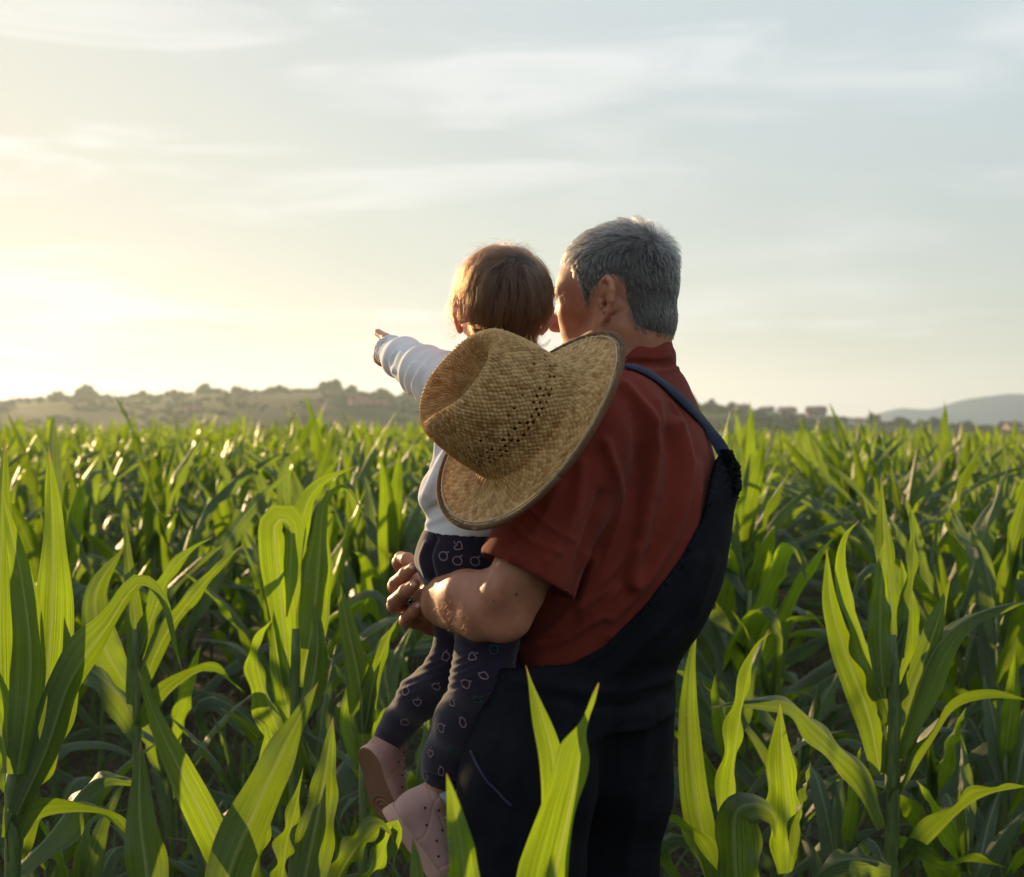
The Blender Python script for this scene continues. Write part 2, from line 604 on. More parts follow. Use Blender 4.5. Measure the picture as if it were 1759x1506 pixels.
    m1 = N(nt, 'ShaderNodeMix', data_type='RGBA'); L.new(rib.outputs[0], m1.inputs[0]); L.new(cb, m1.inputs[6]); m1.inputs[7].default_value = (.17, .22, .08, 1)
    m2 = N(nt, 'ShaderNodeMix', data_type='RGBA'); L.new(rib.outputs[0], m2.inputs[0]); L.new(ct, m2.inputs[6]); m2.inputs[7].default_value = (.30, .40, .07, 1)
    L.new(m1.outputs[2], pr.inputs['Base Color']); L.new(m2.outputs[2], tr.inputs['Color'])
    bp = N(nt, 'ShaderNodeBump', Strength=.7, Distance=.0018)
    L.new(no.outputs[0], bp.inputs['Height'])
    L.new(bp.outputs[0], pr.inputs['Normal']); L.new(bp.outputs[0], tr.inputs['Normal'])
    L.new(pr.outputs[0], mix.inputs[1]); L.new(tr.outputs[0], mix.inputs[2])
    L.new(mix.outputs[0], out.inputs[0])
    return m


M = {}
M['leaf'] = leaf_mat('corn_leaf', (.036, .064, .026), (.31, .48, .012), .46)
M['leaf_far'] = leaf_mat('corn_leaf_field', (.032, .058, .023), (.33, .49, .012), .46)
M['dry_leaf'] = leaf_mat('dry_leaf', (.32, .22, .08), (.5, .36, .1), .4)
m, nt, b = mat('corn_stalk', (.09, .13, .035), .5)
mottle(m, 30, (.06, .10, .03), (.13, .17, .05), stretch=(3, 3, .6)); M['stalk'] = m
m, nt, b = mat('soil', (.05, .035, .024), .95, .1)
mottle(m, 3.5, (.035, .025, .017), (.075, .052, .034), 8, bump=.9, bscale=18, bdist=.05); M['soil'] = m
M['weed'] = leaf_mat('weed', (.04, .075, .022), (.18, .3, .02), .4)


def hill_material():
    m, nt, b = mat('hillside', (.05, .06, .03), .95, .05)
    L = nt.links
    tc = N(nt, 'ShaderNodeTexCoord')
    mp = N(nt, 'ShaderNodeMapping'); mp.inputs['Scale'].default_value = (1, .55, 1)
    L.new(tc.outputs['Object'], mp.inputs[0])
    no = N(nt, 'ShaderNodeTexNoise', Scale=.011, Detail=6, Roughness=.62)
    vo = N(nt, 'ShaderNodeTexVoronoi', Scale=.012)
    L.new(mp.outputs[0], no.inputs['Vector']); L.new(mp.outputs[0], vo.inputs['Vector'])
    c1 = N(nt, 'ShaderNodeValToRGB')
    e = c1.color_ramp.elements
    e[0].position = .42; e[0].color = (.020, .032, .008, 1); e[1].position = .62; e[1].color = (.060, .085, .018, 1)
    L.new(no.outputs[0], c1.inputs[0])
    mx = N(nt, 'ShaderNodeMix', data_type='RGBA'); mx.inputs[0].default_value = .4
    vs_ = N(nt, 'ShaderNodeSeparateColor'); L.new(vo.outputs['Color'], vs_.inputs[0])
    vr = N(nt, 'ShaderNodeValToRGB'); e2 = vr.color_ramp.elements
    e2[0].position = .3; e2[0].color = (.03, .045, .015, 1); e2[1].position = .8; e2[1].color = (.13, .14, .045, 1)
    L.new(vs_.outputs[0], vr.inputs[0])
    L.new(c1.outputs[0], mx.inputs[6]); L.new(vr.outputs[0], mx.inputs[7])
    sc = N(nt, 'ShaderNodeMix', data_type='RGBA'); sc.blend_type = 'MULTIPLY'; sc.inputs[0].default_value = .4
    L.new(mx.outputs[2], sc.inputs[6]); sc.inputs[7].default_value = (.55, .62, .32, 1)
    L.new(sc.outputs[2], b.inputs['Base Color'])
    return m


M['hill'] = hill_material()
M['mountain'] = mat('mountain', (.03, .085, .125), .95, .05)[0]  # blue of the distant air is put into the base colour
m, nt, b = mat('tree_crown', (.03, .045, .016), .9, .1); mottle(m, .9, (.022, .036, .009), (.060, .082, .020)); M['crown'] = m
M['bark'] = mat('bark', (.06, .045, .03), .9, .1)[0]
M['house_white'] = mat('plaster_white', (.80, .77, .72), .9, .1)[0]
M['house_tan'] = mat('plaster_tan', (.50, .40, .31), .9, .1)[0]
M['roof'] = mat('roof_tiles', (.24, .11, .075), .85, .1)[0]
M['roof_dark'] = mat('roof_brown', (.17, .10, .07), .85, .1)[0]
M['window'] = mat('window_glass', (.03, .035, .04), .15, .5)[0]


def fabric(name, c1, c2, scale=14, thread=900, bump=.25, rough=.9, sheen=.25, stretch=(1, 1, 1)):
    m, nt, b = mat(name, c1, rough, .12)
    mottle(m, scale, c1, c2, 5, .3, .7, bump=bump, bscale=thread, bdist=.0008, stretch=stretch)
    b.inputs['Sheen Weight'].default_value = sheen
    b.inputs['Sheen Roughness'].default_value = .5
    return m


M['shirt'] = fabric('rust_red_cotton', (.135, .022, .014), (.185, .031, .020), sheen=.05)
M['denim'] = fabric('dark_navy_denim', (.0045, .005, .008), (.010, .011, .017), sheen=0)
M['strap'] = fabric('navy_webbing', (.014, .020, .045), (.024, .032, .066), sheen=.1)
M['white'] = fabric('white_jersey', (.66, .64, .66), (.74, .72, .73), sheen=.1)
M['legging'] = fabric('dark_plum_jersey', (.014, .009, .022), (.023, .015, .035), sheen=.32)
M['print_pink'] = mat('print_pink', (.24, .16, .20), .8, .1)[0]
M['print_teal'] = mat('print_teal', (.03, .085, .10), .8, .1)[0]
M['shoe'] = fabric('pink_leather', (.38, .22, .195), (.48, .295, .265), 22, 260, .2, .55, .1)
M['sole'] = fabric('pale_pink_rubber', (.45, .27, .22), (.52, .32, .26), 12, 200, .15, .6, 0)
M['shoe_shaded'] = fabric('shaded_pink_leather', (.32, .16, .135), (.42, .22, .19), 22, 260, .2, .6, .1)  # darker copy of the pink leather: the left shoe's shade as colour
M['outsole'] = fabric('worn_brown_outsole', (.20, .10, .06), (.27, .14, .09), 14, 220, .2, .6, 0)
M['sock'] = fabric('pale_blue_sock', (.45, .60, .68), (.52, .66, .72))
M['boot'] = mat('dark_boot', (.03, .022, .018), .7)[0]
M['dot'] = mat('dark_eyelet', (.03, .02, .02), .7)[0]
M['metal'] = mat('watch_metal', (.55, .56, .58), .25, .5, Metallic=1.0)[0]
M['trim'] = fabric('hat_binding', (.09, .045, .024), (.14, .075, .04), sheen=.1)
M['piping'] = mat('hat_piping', (.45, .38, .26), .7)[0]


def skin(name, c1, c2, sss=.35):
    m, nt, b = mat(name, c1, .5, .35)
    mottle(m, 26, c1, c2, 5, .3, .7, bump=.28, bscale=330, bdist=.0012)
    b.inputs['Subsurface Weight'].default_value = sss
    b.inputs['Subsurface Radius'].default_value = (1, .32, .14)
    b.inputs['Subsurface Scale'].default_value = .012
    return m


M['skin'] = skin('weathered_skin', (.30, .118, .068), (.43, .195, .12))
M['skin_child'] = skin('child_skin', (.56, .27, .18), (.62, .31, .21), .6)
M['nail'] = mat('finger_nail', (.50, .27, .21), .3, .4)[0]
M['mole'] = mat('mole', (.10, .035, .02), .6)[0]
M['eye'] = mat('eye', (.55, .5, .46), .2, .5)[0]


def hair_mat(name, stops, rough=.3):
    m = bpy.data.materials.new(name); m.use_nodes = True
    nt = m.node_tree; nt.nodes.clear(); L = nt.links
    out = N(nt, 'ShaderNodeOutputMaterial')
    h = N(nt, 'ShaderNodeBsdfHairPrincipled')
    h.parametrization = 'COLOR'
    h.inputs['Roughness'].default_value = rough
    h.inputs['Radial Roughness'].default_value = .45
    hi = N(nt, 'ShaderNodeHairInfo')
    cr = N(nt, 'ShaderNodeValToRGB')
    el = cr.color_ramp.elements
    el[0].position, el[0].color = stops[0][0], (*stops[0][1], 1)
    el[1].position, el[1].color = stops[-1][0], (*stops[-1][1], 1)
    for p_, c_ in stops[1:-1]:
        e = el.new(p_); e.color = (*c_, 1)
    L.new(hi.outputs['Random'], cr.inputs[0])
    L.new(cr.outputs[0], h.inputs['Color'])
    L.new(h.outputs[0], out.inputs[0])
    return m


M['grey_hair'] = hair_mat('grey_hair', [(0, (.014, .013, .013)), (.52, (.030, .028, .027)), (.78, (.15, .145, .14)), (1, (.62, .61, .59))])
M['brown_hair'] = hair_mat('brown_hair', [(0, (.022, .009, .005)), (.6, (.055, .024, .012)), (1, (.16, .072, .032))])
M['scalp_grey'] = fabric('grey_hair_roots', (.035, .03, .028), (.09, .085, .08), 60, 300, .8, .8, .2)
M['scalp_brown'] = fabric('brown_hair_roots', (.022, .010, .007), (.04, .019, .011), 60, 300, .8, .7, .2)


def straw_mat():
    m, nt, b = mat('woven_straw', (.45, .33, .16), .55, .3)
    L = nt.links
    tc = N(nt, 'ShaderNodeTexCoord')
    n1 = N(nt, 'ShaderNodeTexNoise', Scale=55, Detail=5)
    n2 = N(nt, 'ShaderNodeTexNoise', Scale=160, Detail=3)
    L.new(tc.outputs['Object'], n1.inputs['Vector']); L.new(tc.outputs['Object'], n2.inputs['Vector'])
    cr = N(nt, 'ShaderNodeValToRGB')
    cr.color_ramp.elements[0].position = .3; cr.color_ramp.elements[0].color = (.34, .19, .062, 1)
    cr.color_ramp.elements[1].position = .7; cr.color_ramp.elements[1].color = (.90, .67, .33, 1)
    mx = N(nt, 'ShaderNodeMath', operation='ADD'); L.new(n1.outputs[0], mx.inputs[0]); L.new(n2.outputs[0], mx.inputs[1])
    hf = N(nt, 'ShaderNodeMath', operation='MULTIPLY'); L.new(mx.outputs[0], hf.inputs[0]); hf.inputs[1].default_value = .5
    at = N(nt, 'ShaderNodeAttribute'); at.attribute_name = 'tone'          # each straw's own tone, plus shade painted into the weave gaps
    am = N(nt, 'ShaderNodeMath', operation='MULTIPLY_ADD'); L.new(at.outputs['Fac'], am.inputs[0]); am.inputs[1].default_value = .55
    L.new(hf.outputs[0], am.inputs[2])
    a2 = N(nt, 'ShaderNodeMath', operation='SUBTRACT'); L.new(am.outputs[0], a2.inputs[0]); a2.inputs[1].default_value = .28
    L.new(a2.outputs[0], cr.inputs[0])
    L.new(cr.outputs[0], b.inputs['Base Color'])
    tr = N(nt, 'ShaderNodeBsdfTranslucent'); tr.inputs[0].default_value = (.80, .50, .16, 1)
    ms = N(nt, 'ShaderNodeMixShader'); ms.inputs[0].default_value = .5
    out = nt.nodes['Material Output']
    L.new(b.outputs[0], ms.inputs[1]); L.new(tr.outputs[0], ms.inputs[2]); L.new(ms.outputs[0], out.inputs[0])
    return m


M['straw'] = straw_mat()


# ------------------------------------------------------------------ terrain
def gz(x, Y):
    """Field height: it rises very slightly away from the camera, a little more on the left."""
    x = np.asarray(x, float); Y = np.asarray(Y, float)
    r = np.clip(Y - 5, 0, 62)
    sl = 0.0096 - 0.0050 / (1 + np.exp(-(x / np.maximum(Y, 1) - 0.05) * 14))
    return r * sl


def grid_mesh(name, xs, ys, fn, mt, kind):
    X, Y = np.meshgrid(xs, ys, indexing='ij')
    V = np.stack([X, Y, fn(X, Y)], -1).reshape(-1, 3)
    n = len(ys)
    i = np.arange(len(xs) - 1)[:, None] * n; j = np.arange(n - 1)[None]
    Q = np.stack([i + j, i + n + j, i + n + j + 1, i + j + 1], -1).reshape(-1, 4)
    return link(name, mesh(name, V, Q), mt, None, kind)


def ground_h(X, Y):
    h = gz(X, Y)
    rough = .02 * np.sin(X * 5.1 + 1.3 * np.sin(Y * 3.7)) * np.sin(Y * 4.3 + X) + .012 * np.sin(X * 13 + Y * 7)
    h = h + rough * (Y < 40)
    drop = np.clip((Y - 72) / 160, 0, 1)
    return h - drop * drop * (3 - 2 * drop) * 14


grid_mesh('ground', np.concatenate([np.linspace(-260, -14, 30), np.linspace(-13, 13, 130), np.linspace(14, 260, 30)]),
          np.concatenate([np.linspace(-14, 14, 140), np.linspace(14.5, 70, 50), np.linspace(76, 330, 40)]), ground_h, M['soil'], 'structure')

RID = np.array([(-900, 712), (-300, 704), (0, 697), (110, 690), (220, 690), (350, 682), (470, 681), (570, 676), (640, 684), (730, 694), (900, 700), (1100, 699), (1205, 703),
                (1270, 709), (1330, 716), (1400, 722), (1470, 729), (1540, 735), (1620, 738), (1700, 742), (1759, 748), (2100, 756), (2900, 760)], float)
YR = 900.0


def hill_z(a, Y):
    """Height of the far hillside along view azimuth a (= x / Y)."""
    px = 879.5 + F * a
    top = CZ + (758 - np.interp(px, RID[:, 0], RID[:, 1])) / F * YR
    t = np.clip((Y - 240) / (YR - 240), 0, 1)
    s = t * t * (3 - 2 * t)
    bump = 1.6 * np.sin(a * 60 + Y * .011) * np.sin(Y * .02 + a * 23) * np.sin(np.pi * t)
    base = -13 + (top + 13) * (0.35 * t + .65 * s) + bump
    back = np.clip((Y - YR) / 700, 0, 1)
    return base - back * 22


aa = np.linspace(-.62, .62, 260); yy = np.concatenate([np.linspace(240, 930, 90), np.linspace(960, 1600, 14)])
A_, Y_ = np.meshgrid(aa, yy, indexing='ij')
V = np.stack([A_ * Y_, Y_, hill_z(A_, Y_)], -1).reshape(-1, 3)
n = len(yy); i = np.arange(len(aa) - 1)[:, None] * n; j = np.arange(n - 1)[None]
Q = np.stack([i + j, i + n + j, i + n + j + 1, i + j + 1], -1).reshape(-1, 4)
link('hillside', mesh('hillside', V, Q), M['hill'], None, 'structure')

# valley floor out to the horizon, under everything
grid_mesh('valley', np.linspace(-2500, 2500, 12), np.linspace(300, 3680, 12), lambda X, Y: -16 + 0 * X, M['hill'], 'structure')

# far blue mountain on the right
MT = np.array([(1180, 738), (1330, 734), (1440, 724), (1490, 714), (1545, 704), (1600, 700), (1650, 689), (1690, 681), (1730, 678), (1800, 676), (1950, 668), (2150, 676), (2500, 700), (2900, 740)], float)
YM_ = 3000.0
pxs = np.linspace(1150, 2950, 160); ts = np.linspace(-1, 1, 25)
PX, T_ = np.meshgrid(pxs, ts, indexing='ij')
topz = (753 - np.interp(PX, MT[:, 0], MT[:, 1])) / F * YM_ + CZ + 4 * np.sin(PX * .05) * np.sin(PX * .013)
Yc = YM_ + T_ * 560
Zc = -16 + (topz + 16) * np.clip(1 - np.abs(T_) ** 1.3, 0, 1) * (1 + .1 * np.sin(PX * .03 + T_ * 5) * np.abs(T_))
V = np.stack([(PX - 879.5) / F * YM_, Yc, Zc], -1).reshape(-1, 3)
n = len(ts); i = np.arange(len(pxs) - 1)[:, None] * n; j = np.arange(n - 1)[None]
Q = np.stack([i + j, i + n + j, i + n + j + 1, i + j + 1], -1).reshape(-1, 4)
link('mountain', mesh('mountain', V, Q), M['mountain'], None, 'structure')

# --- far trees
ICO = None


def ico():
    global ICO
    if ICO is None:
        import bmesh
        bm = bmesh.new()
        bmesh.ops.create_icosphere(bm, subdivisions=2, radius=1)
        V = np.array([v.co[:] for v in bm.verts]); Fc = np.array([[v.index for v in f.verts] for f in bm.faces])
        bm.free()
        ICO = (V, Fc)
    return ICO


def crown_tris(c, r, hgt, rg, lobes=7):
    """Uneven far crown: several jagged lumps spread through the crown's volume."""
    Vs, Fs, o = [], [], 0
    V0, F0 = ico()
    for q in range(lobes):
        t = rg.uniform(0, 1)
        rr = r * rg.uniform(.32, .62) * (1.15 - .5 * t)
        off = np.array([rg.normal() * r * .5 * (1 - .55 * t), rg.normal() * r * .5 * (1 - .55 * t), hgt * (.22 + .68 * t)])
        jag = 1 + .22 * rg.normal(size=len(V0))
        Vs.append(V0 * jag[:, None] * rr * np.array([1, 1, .85]) + off + c); Fs.append(F0 + o); o += len(V0)
    return np.concatenate(Vs), np.concatenate(Fs)


def hill_point(px, Y):
    a = (px - 879.5) / F
    return np.array([a * Y, Y, float(hill_z(np.array(a), np.array(Y)))])


rt = np.random.default_rng(5)
TREES = [  # px, crown half width px, height px, spot
    (98, 15, 17, 'small round ridge tree nearest the sunlit left end of the hill'), (150, 26, 26, 'broad dark tree standing out on the ridge left of centre'),
    (245, 14, 17, 'low tree on the ridge above the tallest left corn tuft'), (298, 13, 14, 'small ridge tree left of the wide bushy one'),
    (350, 22, 20, 'wide bushy tree on the ridge over the upright corn tuft'), (410, 17, 16, 'rounded ridge tree just right of the bushy one'),
    (476, 24, 15, 'long low clump of a tree on the ridge, mid left'), (553, 15, 18, 'tree beside the tallest one on the hilltop'),
    (577, 15, 25, 'tallest pointed tree on the hilltop left of the child'), (605, 13, 17, 'tree on the right shoulder of the hilltop'),
    (657, 16, 17, 'round ridge tree above the white farmhouse'), (700, 18, 17, 'ridge tree next to the pointing hand'),
    (1222, 13, 18, 'dark pointed tree on the ridge beside the shoulder strap'), (1258, 14, 15, 'bushy tree just left of the brown hilltop house'),
    (1500, 15, 19, 'dark tree right of the small white house'), (1547, 18, 18, 'dense tree on the lower right ridge'), (1605, 21, 17, 'broad dark tree under the foot of the mountain'),
    (1722, 11, 20, 'slim tall tree near the right edge of the photo'), (1660, 16, 13, 'low tree between the broad and the slim one at right')]
for px, hw, hp, lab in TREES:
    Yt = YR - 12
    p = hill_point(px, Yt); s = Yt / F
    t = empty('ridge_tree', p, lab, 'tree', 'trees along the far ridge')
    v, f = crown_tris(p - [0, 0, 1.0], hw * s * .80, hp * s * .95, rt, 16)
    link('crown', mesh('crown', v, f, smooth=False), M['crown'], t)
    v, f = tube([p + [0, 0, -2.5], p + [0, 0, hp * s * .35], p + [.2, 0, hp * s * .7]], [.55, .4, .2], 6)
    link('trunk', mesh('trunk', v, f), M['bark'], t)

# woods and hedges scattered over the hillside: a far mass
Vs, Fs, o = [], [], 0
for q in range(3800):
    a = rt.uniform(-.42, .42); px = 879.5 + F * a
    Yt = rt.choice([rt.uniform(430, 900), 880 + rt.normal() * 14], p=[.74, .26])
    if Yt < 860 and math.sin(a * 31 + Yt * .013) + .6 * math.sin(a * 77 - Yt * .02) < -.7:
        continue
    Yt = min(Yt, 905)
    c = hill_point(px, Yt)
    r = rt.uniform(1.2, 3.0) * (.6 + .4 * Yt / 900)
    v, f = crown_tris(c + [0, 0, -1.2], r, r * rt.uniform(.9, 1.5), rt, 4)
    Vs.append(v); Fs.append(f + o); o += len(v)
link('woods', mesh('woods', np.concatenate(Vs), np.concatenate(Fs), smooth=False), M['crown'], None, 'stuff')


# --- far houses
def house(px, base_py_up, w, h, roofh, Yh, wallm, roofm, lab, yaw=0.2, nwin=3):
    p = hill_point(px, Yh)
    p[2] = max(CZ + (753 - base_py_up + 6) / F * Yh, p[2] - .5)
    s = Yh / F * .8
    W, H, R_, D = w * s, h * s, roofh * s, max(w * s * .6, 7)
    hs = empty('house', p, lab, 'house')
    c, sn = math.cos(yaw), math.sin(yaw)
    Rm = np.array([[c, sn, 0], [-sn, c, 0], [0, 0, 1]])
    g = [(-W / 2, -D / 2, -6), (W / 2, -D / 2, -6), (W / 2, D / 2, -6), (-W / 2, D / 2, -6), (-W / 2, -D / 2, H), (W / 2, -D / 2, H), (W / 2, D / 2, H), (-W / 2, D / 2, H), (-W / 2, 0, H + R_), (W / 2, 0, H + R_)]
    fc = [(0, 1, 5, 4), (2, 3, 7, 6), (1, 2, 6, 9, 5), (3, 0, 4, 8, 7), (3, 2, 1, 0)]
    link('wall', mesh('wall', np.array(g) @ Rm + p, fc, smooth=False), wallm, hs)
    ov = .6
    rv = [(-W / 2 - ov, -D / 2 - ov, H - .3), (W / 2 + ov, -D / 2 - ov, H - .3), (W / 2 + ov, 0, H + R_ + .25), (-W / 2 - ov, 0, H + R_ + .25), (W / 2 + ov, D / 2 + ov, H - .3), (-W / 2 - ov, D / 2 + ov, H - .3)]
    rv = rv + [(x, y, z - .35) for x, y, z in rv]
    rf = [(0, 1, 2, 3), (3, 2, 4, 5), (7, 6, 9, 8), (8, 9, 11, 10), (0, 6, 7, 1), (4, 10, 11, 5), (1, 7, 8, 2), (2, 8, 10, 4), (3, 9, 6, 0), (5, 11, 9, 3)]
    ro = link('roof', mesh('roof', np.array(rv) @ Rm + p, rf, smooth=False), roofm, hs)
    v, q = box(np.array([W * .22, D * .12, H + R_ * .95]) @ Rm + p, (.8, .8, 2.0), Rm)
    link('chimney', mesh('chimney', v, q, smooth=False), roofm, ro)
    for k in range(nwin):
        x = (-.5 + (k + .5) / nwin) * W * .86
        v, q = box(np.array([x, -D / 2, H * .55]) @ Rm + p, (1.3, .3, 1.6), Rm)
        link('window', mesh('window', v, q, smooth=False), M['window'], hs)


house(618, 723, 44, 9, 7, 700, M['house_white'], M['roof'], 'white farmhouse with a red roof below the hilltop', .25, 4)
house(656, 724, 26, 6, 6, 705, M['house_tan'], M['roof'], 'smaller tan outbuilding right of the white farmhouse', -.3, 2)
house(330, 732, 30, 7, 6, 640, M['house_tan'], M['roof'], 'hazy red roofed house low on the left hillside', .5, 2)
house(1275, 711, 26, 8, 5, 860, M['house_tan'], M['roof_dark'], 'brown flat looking house on the ridge beside the strap', .1, 2)
house(1318, 717, 28, 9, 6, 850, M['house_white'], M['roof_dark'], 'pale house on the ridge left of the row of white walls', -.2, 3)
house(1352, 723, 34, 12, 7, 840, M['house_white'], M['roof'], 'long white walled house with a reddish roof on the right ridge', .15, 4)
house(1402, 722, 40, 10, 12, 850, M['house_tan'], M['roof_dark'], 'large brown house with a big hipped looking roof', -.1, 3)
house(1470, 735, 26, 8, 5, 800, M['house_white'], M['roof'], 'small white house right of the large brown house', .3, 2)
house(1535, 764, 40, 7, 8, 420, M['house_tan'], M['roof'], 'red roofed house peeping over the corn on the right', .1, 3)
house(1590, 758, 28, 6, 7, 440, M['house_tan'], M['roof'], 'second red roof just right of the first behind the corn', -.3, 2)
house(1740, 742, 34, 7, 7, 820, M['house_tan'], M['roof_dark'], 'brown roofed house at the right edge below the mountain', .2, 3)

# the evening haze: one even body of air round the field, the hills and the mountain
hv, hq = box((250, 1895, 66), (6300, 3800, 168))
hm = bpy.data.materials.new('haze_air'); hm.use_nodes = True
hm.node_tree.nodes.clear()
ho = N(hm.node_tree, 'ShaderNodeOutputMaterial'); hvn = N(hm.node_tree, 'ShaderNodeVolumePrincipled')
hvn.inputs['Color'].default_value = (.70, .85, 1.0, 1)
hvn.inputs['Density'].default_value = HAZE
hvn.inputs['Anisotropy'].default_value = .5
hm.node_tree.links.new(hvn.outputs[0], ho.inputs['Volume'])
hz = link('haze', mesh('haze', hv, hq, smooth=False), hm, None, 'stuff')

# ------------------------------------------------------------------ corn
LEAF_T = None


def leaf_strip(cl, side, w, fold, wave, ph, nc=7, twist=None):
    """Blade along cl (n,3); half width w (n,); margins waved; folded up along the midrib."""
    T = unit(np.gradient(cl, axis=0))
    S = unit(side - T * (side * T).sum(1, keepdims=True))
    if twist is not None:
        Nn = np.cross(T, S)
        S = S * np.cos(twist)[:, None] + Nn * np.sin(twist)[:, None]
    Nn = np.cross(S, T)
    n = len(cl)
    t = np.linspace(-1, 1, nc)
    v = np.linspace(0, 1, n)
    wv = wave * np.stack([np.sin(ph + 17 * v + (1.9 if q > 0 else 0) + 2.2 * np.sin(5 * v + ph)) for q in t], 1) * (np.abs(t)[None] ** 2) * (w[:, None] / (w.max() + 1e-9))
    h = fold * w[:, None] * (np.abs(t)[None] ** 1.25) - .10 * w[:, None] * np.exp(-(t[None] / .16) ** 2) + wv
    cf = math.cos(min(fold, 1.2) * .6)
    V = cl[:, None] + S[:, None] * (w[:, None] * t[None] * cf)[..., None] + Nn[:, None] * h[..., None]
    U = np.stack(np.broadcast_arrays((t[None] + 1) / 2, v[:, None]), -1)
    i = np.arange(n - 1)[:, None] * nc; j = np.arange(nc - 1)[None]
    Q = np.stack([i + j, i + j + 1, i + nc + j + 1, i + nc + j], -1).reshape(-1, 4)
    return V.reshape(-1, 3), Q, U.reshape(-1, 2)


def wprof(v, base=.5, peak=.33):
    b = base + (1 - base) * np.clip(v / peak, 0, 1) ** .8
    return b * np.clip(1 - np.clip((v - .30) / .70, 0, 1) ** 1.75, 0.012, 1)


def gen_plant(rg, n=16, nc=5, nl=None, hs=.8):
    """One maize plant at the origin: list of leaves (V, Q, UV) and a stalk (V, Q)."""
    nl = nl or rg.integers(7, 10)
    az0 = rg.uniform(0, 6.28)
    lean = rg.normal(size=2) * .03
    stalk_pts = np.array([[lean[0] * z * z, lean[1] * z * z, z] for z in np.linspace(-.05, hs, 9)])
    srad = np.linspace(.016, .008, 9) * rg.uniform(.9, 1.2)
    leaves = []
    for k in range(nl):
        f = k / (nl - 1)
        z0 = hs * (.16 + .80 * f ** .9)
        az = az0 + math.pi * (k % 2) + rg.normal() * .38
        L = (.52 + .34 * math.sin(math.pi * min(f * 1.0 + .18, 1))) * rg.uniform(.85, 1.15)
        th0 = math.radians(52 - 40 * f + rg.normal() * 6)
        droop = math.radians(max(8, (96 - 78 * f) * rg.uniform(.55, 1.3)))
        s = np.linspace(0, 1, n)
        th = th0 + droop * s ** 1.7
        if rg.random() < .22 and f > .25:
            sb = rg.uniform(.45, .8)
            th = th + math.radians(rg.uniform(60, 115)) / (1 + np.exp(-(s - sb) * 26))
        azs = az + rg.normal() * .35 * s ** 1.5
        d = np.stack([np.sin(th) * np.cos(azs), np.sin(th) * np.sin(azs), np.cos(th)], 1)
        st = L / (n - 1)
        base = np.array([lean[0] * z0 * z0, lean[1] * z0 * z0, z0])
        cl = base + np.concatenate([[np.zeros(3)], np.cumsum((d[:-1] + d[1:]) / 2 * st, 0)])
        side = np.stack([-np.sin(azs), np.cos(azs), 0 * azs], 1)
        W = (.036 + .014 * math.sin(math.pi * f)) * rg.uniform(.85, 1.15)
        tw = rg.normal() * .55 * s ** 1.3
        leaves.append(leaf_strip(cl, side, W * wprof(s, .55), .55 - .25 * f + rg.uniform(0, .25), .015 * rg.uniform(.4, 1.4), rg.uniform(0, 6), nc, tw))
    # rolled whorl leaf in the middle
    s = np.linspace(0, 1, n)
    top = stalk_pts[-1]
    for q in range(2):
        az = rg.uniform(0, 6.28); L = rg.uniform(.28, .46)
        th = math.radians(5) + math.radians(rg.uniform(6, 22)) * s
        d = np.stack([np.sin(th) * math.cos(az), np.sin(th) * math.sin(az), np.cos(th)], 1)
        cl = top - [0, 0, .16] + np.cumsum(d, 0) * L / n
        leaves.append(leaf_strip(cl, np.tile([-math.sin(az), math.cos(az), 0], (n, 1)), .026 * wprof(s, .7, .3), 1.0, .003, 1, nc))
    sv = tube(stalk_pts, srad, 7)
    return leaves, sv


NPROTO = 12
protos = []
for k in range(NPROTO):
    rg = np.random.default_rng(100 + k)
    lv, sv = gen_plant(rg, 15, 5, hs=rg.uniform(.78, .98))
    lm = [mesh('leaf', *l) for l in lv]
    for q in lm:
        q.materials.append(M['leaf'])
    sm = mesh('stalk', *sv); sm.materials.append(M['stalk'])
    protos.append((lm, sm, lv, sv))


SIDE = []


def row_spots():
    """Positions along slightly slanting drill rows, thinned by keep-out areas."""
    out = []
    ca, sa = math.cos(math.radians(9)), math.sin(math.radians(9))
    r2 = np.random.default_rng(77)
    for r in np.arange(-60, 60, .76):
        for q in np.arange(0, 84, .285):
            lr, lq = r + r2.normal() * .05, q + r2.normal() * .05
            x = lr * ca + lq * sa; Y = -lr * sa + lq * ca
            if abs(x) > .40 * Y + .5 and abs(x) < .75 * Y + 4 and (Y > 4 or (x > 0 and Y > -1)) and Y < 70:
                if r2.random() < (.88 if Y < 14 else .5):
                    SIDE.append((x, Y))                       # the field goes on beside the picture
                continue
            if Y < 3.3 or Y > 70 or abs(x) > .40 * Y + .5:
                continue
            if r2.random() < (.10 if math.sin(x * 1.9 + 1.3 * math.sin(Y * .8)) + math.sin(Y * 1.3 - x * .7) < .45 else .66):
                continue
            if Y > 26 and r2.random() < .35:
                continue
            out.append((x, Y))
    return out


def keep_out(x, Y):
    px = 879.5 + F * x / Y
    if Y < 3.7 and px < 1150:
        return True
    if Y < 5.3 and 560 < px < 1150:
        return True
    if Y < 4.3 and (px > 1150):
        return True
    if Y < 4.6 and px < 560 and (230 < px < 560 and Y < 4.4):
        return True
    return False


spots = [p for p in row_spots() if not keep_out(*p)]
spots.sort(key=lambda p: p[1])
rp = np.random.default_rng(9)
NEAR = spots[:266]
FAR = spots[len(NEAR):] + SIDE


